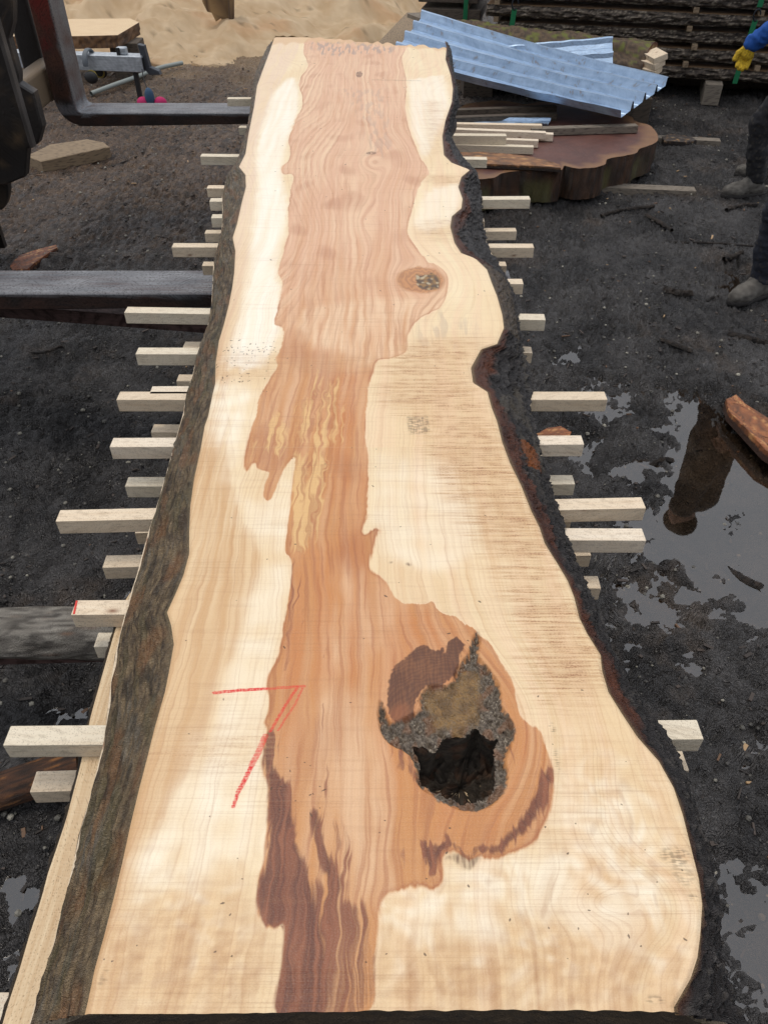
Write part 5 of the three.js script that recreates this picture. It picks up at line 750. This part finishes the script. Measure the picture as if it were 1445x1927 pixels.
{ // mossy half log with a stickered, red-painted end
  const a = V(0.72, 0.36, -8.97), b = V(2.42, 0.36, -7.95), d = b.clone().sub(a), len = d.length(); d.normalize(); const e = V(-d.z, 0, d.x), R0 = 0.25;
  const log = group('mossy_log', 'mossy half log with a pale cut end lying behind the roofing sheets', 'log');
  const P = (t, th) => { const n = 1 + 0.10 * N3(Math.cos(th) * 1.5, Math.sin(th) * 1.5, t * 4) + 0.04 * N3(Math.cos(th) * 6, Math.sin(th) * 6, t * 18); return a.clone().addScaledVector(d, t * len).addScaledVector(e, Math.cos(th) * R0 * n).add(V(0, Math.sin(th) * R0 * n, 0)); };
  mesh('bark', gridGeo(140, 40, (r, k) => { const t = r / 139, th = k / 39 * Math.PI, p = P(t, th), n = fbm(p.x * 6, th * 3), f = N2(p.x * 22, th * 8); let c = mix3(lin(108, 88, 66), lin(66, 52, 42), clamp(0.5 + 0.7 * f)); c = mix3(c, lin(112, 118, 44), sm(0.05, 0.4, n + 0.5 * Math.sin(th) - 0.45) * 0.85); return { p: [p.x, p.y, p.z], uv: [t * 10, k / 8], c }; }, true), barkMat, log);
  mesh('end_cut', gridGeo(8, 40, (r, k) => { const t = r / 7, q = P(1, k / 39 * Math.PI), p = a.clone().addScaledVector(d, len).lerp(q, t); const rim = t > 0.9; return { p: [p.x, p.y, p.z], uv: [k, r], c: rim ? lin(96, 30, 34) : mix3(lin(206, 168, 118), lin(160, 120, 76), clamp(0.5 + N2(p.x * 20 + p.z * 20, p.y * 14))) }; }, true), vcRough, log);
  mesh('underside', gridGeo(2, 2, (r, k) => { const p = P(r, k * Math.PI); return { p: [p.x, p.y, p.z], uv: [r, k], c: lin(110, 80, 54) }; }, false), vcRough, log);
  for (const [u, v, w, label] of [[1242, 108, 0.26, 'upper pale board end leaning at the cut end of the mossy log'], [1236, 120, 0.24, 'middle pale board end at the cut end of the mossy log'], [1230, 133, 0.22, 'lower pale board end beneath the mossy log end']]) { const m = mesh('board_end', barGeo(w * 0.5, 0.05, 0.2, 0.003, u * 0.01, v * 0.01), pineMats[3]), p = atD(u, v, 7.72); m.position.set(p.x - 0.03, p.y, p.z - 0.06); m.rotation.set(0.05, 0.5 + (v - 120) * 0.02, 0.28); tag(m, label, 'board', 'board ends under the mossy log'); }
  const bl = mesh('bearer_block', barGeo(0.25, 0.15, 0.4, 0.008, 2, 2), darkWood); bl.position.set(2.3, 0.09, -7.85); bl.scale.y = 1.9; tag(bl, 'dark block on the ground under the boards of the mossy log', 'block');
  const bl2 = mesh('bearer_block', barGeo(0.3, 0.36, 0.4, 0.008, 3, 3), darkWood); bl2.position.set(0.95, 0.18, -8.83); tag(bl2, 'dark block under the hidden end of the mossy log', 'block');
  const wd = mesh('wedge', barGeo(0.1, 0.06, 0.09, 0.004, 1, 1), pineMats[1]); const q = atD(1205, 128, 7.85); wd.position.copy(q); wd.rotation.y = 0.5; tag(wd, 'small pale wedge by the red-rimmed log end', 'wedge');
  const wd2 = mesh('bearer_block', barGeo(0.14, q.y - 0.03, 0.14, 0.006, 1, 4), darkWood); wd2.position.set(q.x, (q.y - 0.03) / 2, q.z); tag(wd2, 'upright dark block under the small pale wedge', 'block');
}

// ---------------------------------------------------------------- added shed out of view, put in to dim metal reflections and facing sides
{
  const shed = group('added_shed', 'added unseen board-clad shed that darkens metal reflections and fronts', 'light_blocker'), w = 26, h = 4.6;
  for (let i = 0; i < 52; i++) { const m = mesh('board', barGeo(0.48, h, 0.03, 0.004, i * 0.37, i * 0.11), darkWood, shed); m.position.set(-w / 2 + 0.25 + i * 0.5, h / 2, 7 + 0.006 * (i % 3)); }
  const roof = new RoundedBoxGeometry(w + 1, 0.06, 6, 1, 0.01); roof.rotateX(-0.18); roof.translate(0, h + 0.45, 9.6); mesh('roof', roof, galvMat, shed);
}

// ---------------------------------------------------------------- people
stage('people');
function sdfGeo(bones, cell, k = 0.03) { // bones: [ax,ay,az,ra, bx,by,bz,rb]
  const lo = [1e9, 1e9, 1e9], hi = [-1e9, -1e9, -1e9]; for (const b of bones) for (const o of [0, 4]) for (let c = 0; c < 3; c++) { lo[c] = Math.min(lo[c], b[o + c] - b[o + 3] - 0.06); hi[c] = Math.max(hi[c], b[o + c] + b[o + 3] + 0.06); }
  const ext = Math.max(hi[0] - lo[0], hi[1] - lo[1], hi[2] - lo[2]), size = Math.ceil(ext / cell) + 2, half = size / 2, ctr = [0, 1, 2].map((c) => (lo[c] + hi[c]) / 2);
  const mc = new MarchingCubes(size, new THREE.MeshBasicMaterial(), false, false, 400000); mc.isolation = 0;
  for (let z = 0; z < size; z++) for (let y = 0; y < size; y++) for (let x = 0; x < size; x++) {
    const p = [(x - half) / half * ext / 2 + ctr[0], (y - half) / half * ext / 2 + ctr[1], (z - half) / half * ext / 2 + ctr[2]]; let d = 0.3;
    if (p[0] > lo[0] && p[0] < hi[0] && p[1] > lo[1] && p[1] < hi[1] && p[2] > lo[2] && p[2] < hi[2]) { d = 1e3; for (const b of bones) { const bx = b[4] - b[0], by = b[5] - b[1], bz = b[6] - b[2], px = p[0] - b[0], py = p[1] - b[1], pz = p[2] - b[2], t = clamp((px * bx + py * by + pz * bz) / (bx * bx + by * by + bz * bz + 1e-9)); const q = Math.hypot(px - bx * t, py - by * t, pz - bz * t) - lerp(b[3], b[7], t); const kk = b[8] ?? k, h = clamp(0.5 + 0.5 * (d - q) / kk); d = d * (1 - h) + q * h - kk * h * (1 - h); } }
    mc.field[x + y * size + z * size * size] = -d;
  }
  mc.update(); const n = mc.count ?? mc.geometry.drawRange.count, g = new THREE.BufferGeometry(); const pos = new Float32Array(n * 3);
  for (let i = 0; i < n; i++) for (let c = 0; c < 3; c++) pos[i * 3 + c] = mc.positionArray[i * 3 + c] * ext / 2 + ctr[c];
  g.setAttribute('position', new THREE.BufferAttribute(pos, 3)); const gg = mergeVertices(g, 1e-5); gg.computeVertexNormals(); return gg;
}
function wrinkle(g, amp, f, colFn) { const p = g.attributes.position, n = g.attributes.normal, c = new Float32Array(p.count * 3), uv = new Float32Array(p.count * 2); for (let i = 0; i < p.count; i++) { const x = p.getX(i), y = p.getY(i), z = p.getZ(i), q = amp * (N3(x * f, y * f * 1.8, z * f) + 0.5 * N3(x * f * 2.3, y * f * 3, z * f * 2.3)); p.setXYZ(i, x + n.getX(i) * q, y + n.getY(i) * q, z + n.getZ(i) * q); c.set(colFn(x, y, z, q / amp), i * 3); uv.set([x * 8 + z * 8, y * 8], i * 2); } g.setAttribute('color', new THREE.BufferAttribute(c, 3)); g.setAttribute('uv', new THREE.BufferAttribute(uv, 2)); g.computeVertexNormals(); return g; }
const cloth = new THREE.MeshStandardMaterial({ vertexColors: true, roughness: 0.85, bumpMap: roughBump, bumpScale: 0.002 });
const skinMat = new THREE.MeshStandardMaterial({ vertexColors: true, roughness: 0.6 });
// joints: hips, knees, ankles, toes, shoulders, elbows, wrists, neck, head; y up, in metres
function person(label, J, look2) {
  const g = group('person', label, 'person'), B = (a, ra, b, rb, k) => [...a, ra, ...b, rb, k], s = g;
  const mid = (a, b, t = 0.5) => a.map((v, i) => lerp(v, b[i], t));
  const pelvis = mid(J.hipL, J.hipR), chest = mid(J.shL, J.shR), fwd = J.fwd;
  const hand = (wr, dir, side) => { const o = [], palm = wr.map((v, i) => v + dir[i] * 0.07); o.push(B(wr, 0.028, palm, 0.036)); const sd = [fwd[2] * side, 0, -fwd[0] * side]; for (let f = 0; f < 4; f++) { const off = (f - 1.5) * 0.021, L = [0.062, 0.074, 0.07, 0.055][f], r0 = palm.map((v, i) => v + dir[i] * 0.015 + fwd[i] * off), r1 = r0.map((v, i) => v + dir[i] * L * 0.55 + sd[i] * 0.01), r2 = r1.map((v, i) => v + dir[i] * L * 0.4 + sd[i] * 0.03); o.push(B(r0, 0.011, r1, 0.010, 0.008), B(r1, 0.010, r2, 0.009, 0.006)); } const t0 = wr.map((v, i) => v + dir[i] * 0.03 + fwd[i] * 0.03), t1 = t0.map((v, i) => v + dir[i] * 0.035 + fwd[i] * 0.03 + sd[i] * 0.01), t2 = t1.map((v, i) => v + dir[i] * 0.035 + fwd[i] * 0.006 + sd[i] * 0.012); o.push(B(t0, 0.014, t1, 0.012, 0.012), B(t1, 0.012, t2, 0.010, 0.006)); return o; };
  const headB = [B(J.neck, 0.055, J.head, 0.07), B(J.head, 0.09, J.head.map((v, i) => v + (i === 1 ? 0.05 : fwd[i] * -0.015)), 0.095, 0.05), B(J.head.map((v, i) => v + fwd[i] * 0.02 + (i === 1 ? -0.06 : 0)), 0.06, J.head.map((v, i) => v + fwd[i] * 0.05 + (i === 1 ? -0.07 : 0)), 0.045, 0.04), B(J.head.map((v, i) => v + fwd[i] * 0.088 + (i === 1 ? 0.01 : 0)), 0.012, J.head.map((v, i) => v + fwd[i] * 0.105 + (i === 1 ? -0.02 : 0)), 0.016, 0.015)];
  for (const sd of [-1, 1]) headB.push(B(J.head.map((v, i) => v + [fwd[2], 0, -fwd[0]][i] * sd * 0.088 + (i === 1 ? 0.02 : 0)), 0.014, J.head.map((v, i) => v + [fwd[2], 0, -fwd[0]][i] * sd * 0.09 + (i === 1 ? -0.015 : 0)), 0.012, 0.01));
  // body: one continuous skin under the clothes
  const skin = [...headB, B(J.neck, 0.05, chest, 0.08), B(chest, 0.11, pelvis, 0.11), B(J.shL, 0.05, J.elL, 0.04), B(J.elL, 0.04, J.wrL, 0.028), B(J.shR, 0.05, J.elR, 0.04), B(J.elR, 0.04, J.wrR, 0.028), B(chest, 0.08, J.shL, 0.05), B(chest, 0.08, J.shR, 0.05), B(pelvis, 0.1, J.hipL, 0.07), B(J.hipL, 0.07, J.knL, 0.05), B(J.knL, 0.045, J.anL, 0.035), B(pelvis, 0.1, J.hipR, 0.07), B(J.hipR, 0.07, J.knR, 0.05), B(J.knR, 0.045, J.anR, 0.035)];
  mesh('body', wrinkle(sdfGeo(skin, 0.014), 0.0005, 30, () => lin(196, 150, 124)), skinMat, s);
  const hairG = sdfGeo([B(J.head.map((v, i) => v + (i === 1 ? 0.05 : fwd[i] * -0.03)), 0.1, J.head.map((v, i) => v + (i === 1 ? 0.06 : fwd[i] * 0.02)), 0.098, 0.03)], 0.012); mesh(look2.hat ? 'hat' : 'hair', wrinkle(hairG, 0.003, 40, () => look2.hair), cloth, s);
  for (const [hand1, wr, dir, sd] of [['L', J.wrL, J.hdL, 1], ['R', J.wrR, J.hdR, -1]]) mesh(look2.glove ? 'glove' : 'hand', wrinkle(sdfGeo(hand(wr, dir, sd).map((b) => { const c = [...b]; if (look2.glove) { c[3] += 0.005; c[7] += 0.005; } return c; }), 0.0042, 0.012), look2.glove ? 0.0018 : 0.0003, 60, (x, y, z, q) => mix3(look2.glove ?? lin(190, 144, 118), look2.gloveDark ?? lin(150, 104, 84), clamp(0.25 + 0.5 * N2(x * 60 + z * 40, y * 60 + 7)))), cloth, s);
  const jk = [B(chest.map((v, i) => v + (i === 1 ? -0.02 : 0)), 0.15, pelvis.map((v, i) => v + (i === 1 ? 0.06 : 0)), 0.155, 0.05), B(J.neck, 0.07, chest, 0.12, 0.05)];
  for (const q of ['L', 'R']) jk.push(B(chest, 0.12, J['sh' + q], 0.085, 0.05), B(J['sh' + q], 0.085, J['el' + q], 0.074, 0.03), B(J['el' + q], 0.072, J['wr' + q], 0.056, 0.03));
  for (const q of ['L', 'R']) jk.push(B(pelvis.map((v, i) => v + (i === 1 ? 0.08 : 0)), 0.13, mid(pelvis, J['hip' + q], 0.8), 0.13, 0.05));
  mesh('jacket', wrinkle(sdfGeo(jk, 0.013), 0.006, 14, (x, y, z, q) => look2.jacket), cloth, s);
  const tr = [B(pelvis, 0.135, mid(J.hipL, J.hipR), 0.135, 0.05)]; for (const q of ['L', 'R']) tr.push(B(pelvis, 0.12, J['hip' + q], 0.1, 0.05), B(J['hip' + q], 0.1, J['kn' + q], 0.076, 0.03), B(J['kn' + q], 0.076, mid(J['kn' + q], J['an' + q], 0.5), 0.074, 0.03), B(mid(J['kn' + q], J['an' + q], 0.5), 0.074, J['an' + q].map((v, i) => v + (i === 1 ? 0.03 : 0)), 0.069, 0.03));
  mesh('trousers', wrinkle(sdfGeo(tr, 0.012), 0.006, 12, (x, y, z, q) => mix3(look2.trousers, lin(96, 88, 76), sm(0.35, 0.8, N2(x * 30 + z * 30, y * 30)) * 0.4)), cloth, s);
  for (const q of ['L', 'R']) {
    const an = J['an' + q], f = J['toe' + q]; const heel = [an[0] - f[0] * 0.05, 0.045, an[2] - f[1] * 0.05], ball = [an[0] + f[0] * 0.14, 0.045, an[2] + f[1] * 0.14], toe = [an[0] + f[0] * 0.2, 0.043, an[2] + f[1] * 0.2];
    const bootG = sdfGeo([B([an[0], 0.14, an[2]], 0.052, [an[0], 0.2, an[2]], 0.056), B([an[0], 0.07, an[2]], 0.052, [an[0], 0.14, an[2]], 0.052), B(heel, 0.042, ball, 0.047), B([an[0] + f[0] * 0.03, 0.09, an[2] + f[1] * 0.03], 0.05, ball, 0.047), B(ball, 0.048, toe, 0.043)], 0.007, 0.03); const pp = bootG.attributes.position; for (let i = 0; i < pp.count; i++) if (pp.getY(i) < 0.012) pp.setY(i, 0.012); bootG.computeVertexNormals();
    const boot = mesh('boot', wrinkle(bootG, 0.002, 26, (x, y, z, w) => mix3(lin(104, 100, 94), lin(64, 60, 56), clamp(0.4 + 0.5 * N3(x * 20, y * 20, z * 20)))), cloth, s);
    const sole = sdfGeo([B([heel[0], 0.016, heel[2]], 0.05, [ball[0], 0.016, ball[2]], 0.053), B([ball[0], 0.016, ball[2]], 0.053, [toe[0], 0.016, toe[2]], 0.046)], 0.008, 0.02); const sp = sole.attributes.position; for (let i = 0; i < sp.count; i++) sp.setY(i, clamp(sp.getY(i), 0.0, 0.026)); mesh('sole', wrinkle(sole, 0, 1, () => lin(44, 41, 40)), cloth, boot);
  }
  return g;
}
{
  const p = person('worker with blue jacket and yellow gloves reaching toward the green strap', {
    fwd: [-0.95, 0, -0.3], hipL: [2.86, 0.92, -5.82], hipR: [2.92, 0.92, -6.06], knL: [2.665, 0.5, -5.88], knR: [2.86, 0.5, -6.2], anL: [2.745, 0.1, -5.87], anR: [2.98, 0.1, -6.2], toeL: [-0.98, 0.2], toeR: [-0.9, -0.4],
    shL: [2.84, 1.38, -5.72], shR: [2.9, 1.38, -6.1], elL: [2.60, 1.15, -5.76], elR: [2.95, 1.14, -6.28], wrL: [2.455, 0.985, -5.9], wrR: [2.86, 1.0, -6.42], hdL: [-0.2, -0.97, -0.1], hdR: [-0.4, -0.85, -0.3], neck: [2.84, 1.5, -5.9], head: [2.78, 1.62, -5.92] },
    { jacket: lin(20, 78, 158), trousers: lin(28, 28, 32), glove: lin(206, 172, 40), gloveDark: lin(140, 108, 20), hair: lin(60, 44, 34) });
  p.position.y = 0.01;
  const q = person('worker in dark jeans and grey boots standing at the edge of the large puddle', {
    fwd: [-0.6, 0, -0.8], hipL: [2.16, 0.93, -4.14], hipR: [2.34, 0.93, -4.3], knL: [2.145, 0.5, -4.2], knR: [2.38, 0.5, -4.36], anL: [2.19, 0.1, -4.22], anR: [2.46, 0.1, -4.36], toeL: [-0.8, 0.45], toeR: [-0.6, -0.8],
    shL: [2.1, 1.42, -4.05], shR: [2.38, 1.42, -4.33], elL: [2.13, 1.14, -4.0], elR: [2.44, 1.14, -4.42], wrL: [2.22, 0.95, -3.98], wrR: [2.3, 0.98, -4.58], hdL: [-0.2, -0.9, -0.3], hdR: [-0.3, -0.85, -0.4], neck: [2.22, 1.54, -4.2], head: [2.2, 1.68, -4.22] },
    { jacket: lin(44, 42, 40), trousers: lin(34, 38, 50), hair: lin(52, 44, 34), hat: true });
  q.position.y = 0.01;
}

// ---------------------------------------------------------------- debris on the mud
stage('debris');
splinter('wood_chunk', [[1366, 752], [1384, 744], [1400, 760], [1460, 800], [1500, 850], [1490, 880], [1440, 848], [1400, 805], [1372, 775]], 0.06, 0.05, lin(160, 98, 58), lin(66, 44, 34), 'orange splintered wood chunk lying by the large puddle', 'wood chunk', null, 5);
splinter('wood_chip', [[20, 500], [38, 480], [70, 470], [106, 460], [108, 466], [75, 488], [52, 507], [25, 508]], 0.04, 0.035, lin(132, 76, 46), lin(54, 40, 34), 'reddish bark chip on the mud beside the near fork blade', 'wood chip', null, 9);
splinter('wood_chip', [[1010, 816], [1030, 806], [1055, 803], [1074, 812], [1070, 822], [1012, 824]], 0.035, 0.03, lin(166, 100, 56), lin(76, 48, 34), 'small orange wood chip behind a sticker tip on the right', 'wood chip', null, 12);
splinter('bark_piece', [[1245, 258], [1262, 252], [1300, 258], [1310, 264], [1290, 268], [1250, 266]], 0.05, 0.045, lin(56, 46, 40), lin(36, 30, 28), 'dark bark piece on the gravel right of the big disc', 'bark', 'dark bark pieces on the mud', 2);
{
  const brown = (t, th, p) => { const s = N2(p.x * 12, th * 9), n = fbm(p.x * 6, th * 2); let c = mix3(lin(96, 62, 40), lin(48, 34, 26), clamp(0.5 + 0.8 * s)); return mix3(c, lin(168, 112, 58), sm(0.2, 0.6, n) * 0.8); };
  const a = at(-90, 1508, 0.08), b = at(150, 1435, 0.08); a.y = 0.05; b.y = 0.07; roughLog('split_log', a, b, 0.055, brown, 'brown barkless pole lying on the mud beside the lowest left sticker', 'log', { bodyName: 'split_side', seed: 9, flat: 0.75, end: lin(120, 80, 50) });
}
{ // individual dark sticks and bark strips one can pick out, right
  const list = [[[1240, 648], [1300, 668], 0.012, 'thin dark bark strip on the mud right of the grey bare edge'], [[1370, 626], [1445, 640], 0.016, 'dark flat bark strip near the right border, in front of the boots'], [[1245, 548], [1300, 552], 0.02, 'short dark lump of bark left of the near boots'], [[1262, 452], [1415, 466], 0.007, 'long curved twig on the mud between the two workers'], [[1360, 492], [1394, 478], 0.018, 'chunky dark offcut on the mud between the boots of the two workers'], [[1365, 396], [1425, 386], 0.014, 'dark stick just below the far boot'], [[1130, 402], [1230, 390], 0.012, 'long dark splinter in front of the grey bearer board'], [[1215, 405], [1262, 440], 0.013, 'dark bark sliver slanting down the mud below the disc'], [[1330, 565], [1352, 555], 0.006, 'thin root twig in the small puddle by the boots'], [[1225, 860], [1275, 850], 0.012, 'wet black stick at the edge of the large puddle'], [[1370, 1048], [1440, 1092], 0.016, 'muddy ridge-like stick in the shallow of the large puddle'], [[210, 310], [258, 294], 0.006, 'thin twig on the mud beside the timber offcut'], [[60, 662], [120, 655], 0.008, 'dark twig on the mud between near fork and sticker']];
  list.forEach(([p, q, r, label], i) => { const a = at(p[0], p[1], 0.02), b = at(q[0], q[1], 0.02), m = a.clone().lerp(b, 0.5).add(V(0, 0.004, 0.03 * Math.sin(i * 7))); a.y = groundY(a.x, a.z) + r * 0.6; b.y = groundY(b.x, b.z) + r * 0.6; m.y = Math.max((a.y + b.y) / 2, groundY(m.x, m.z) + r * 0.5);
    const g = new THREE.TubeGeometry(new THREE.CatmullRomCurve3([a, m, b]), 24, r, 7), pp = g.attributes.position; for (let k = 0; k < pp.count; k++) { const x = pp.getX(k), y = pp.getY(k), z = pp.getZ(k), n = 0.45 * r * N3(x * 40, y * 40, z * 40); pp.setXYZ(k, x + n, y + n * 0.6, z + n); } g.computeVertexNormals();
    tag(mesh('stick', paintGeo(g, (x, y, z) => mix3(lin(44, 38, 35), lin(74, 62, 52), clamp(0.5 + N3(x * 30, y * 30, z * 30)))), wetBarkMat), label, 'stick'); });
}
function scatter(name, label, n, geo, mat, place, colFn) { const im = new THREE.InstancedMesh(geo, mat, n), m4 = new THREE.Matrix4(), q = new THREE.Quaternion(), e = new THREE.Euler(), c = new THREE.Color(); im.name = name; im.castShadow = im.receiveShadow = true;
  for (let i = 0; i < n; i++) { const [x, z, s] = place(i); const sc = Array.isArray(s) ? s : [s, s, s]; e.set(R() * 0.5 - 0.25, R() * 7, R() * 0.5 - 0.25); q.setFromEuler(e); m4.compose(V(x, groundY(x, z) + sc[1] * 0.3, z), q, V(...sc)); im.setMatrixAt(i, m4); const k = colFn(); im.setColorAt(i, c.setRGB(...k)); }
  scene.add(im); return tag(im, label, null, null, 'stuff'); }
{
  const pebble = new THREE.IcosahedronGeometry(1, 1), pp = pebble.attributes.position; for (let i = 0; i < pp.count; i++) { const v = new THREE.Vector3().fromBufferAttribute(pp, i), n = 1 + 0.25 * N3(v.x * 2, v.y * 2, v.z * 2); pp.setXYZ(i, v.x * n, v.y * n * 0.7, v.z * n); } pebble.computeVertexNormals();
  const spot = () => { const z = -0.6 - R() * 9.2, x = (R() * 2 - 1) * Math.min(3.4, 0.9 + 0.5 * -z + 0.4); return [x, z]; };
  scatter('gravel', 'small wet stones trodden into the mud', 12000, pebble, new THREE.MeshStandardMaterial({ roughness: 0.55 }), () => { const [x, z] = spot(), s = 0.0018 + 0.009 * R() ** 5; return [x, z, s]; }, () => { const v = R() ** 2.2; return mix3(lin(58, 56, 54), lin(170, 165, 150), v * 0.8); });
  scatter('wood_chips', 'scattered splinters of bark and sawn chips on the mud', 3800, new THREE.BoxGeometry(1, 1, 1), new THREE.MeshStandardMaterial({ roughness: 0.7 }), () => { const [x, z] = spot(); const l = 0.008 + 0.04 * R() ** 2; return [x, z, [l, 0.003 + 0.004 * R(), 0.003 + 0.01 * R()]]; }, () => { const v = R(); return v > 0.96 ? lin(170, 140, 104) : v > 0.88 ? lin(104, 78, 58) : mix3(lin(34, 30, 28), lin(70, 60, 54), R()); });
}
renderer.render(scene, camera);
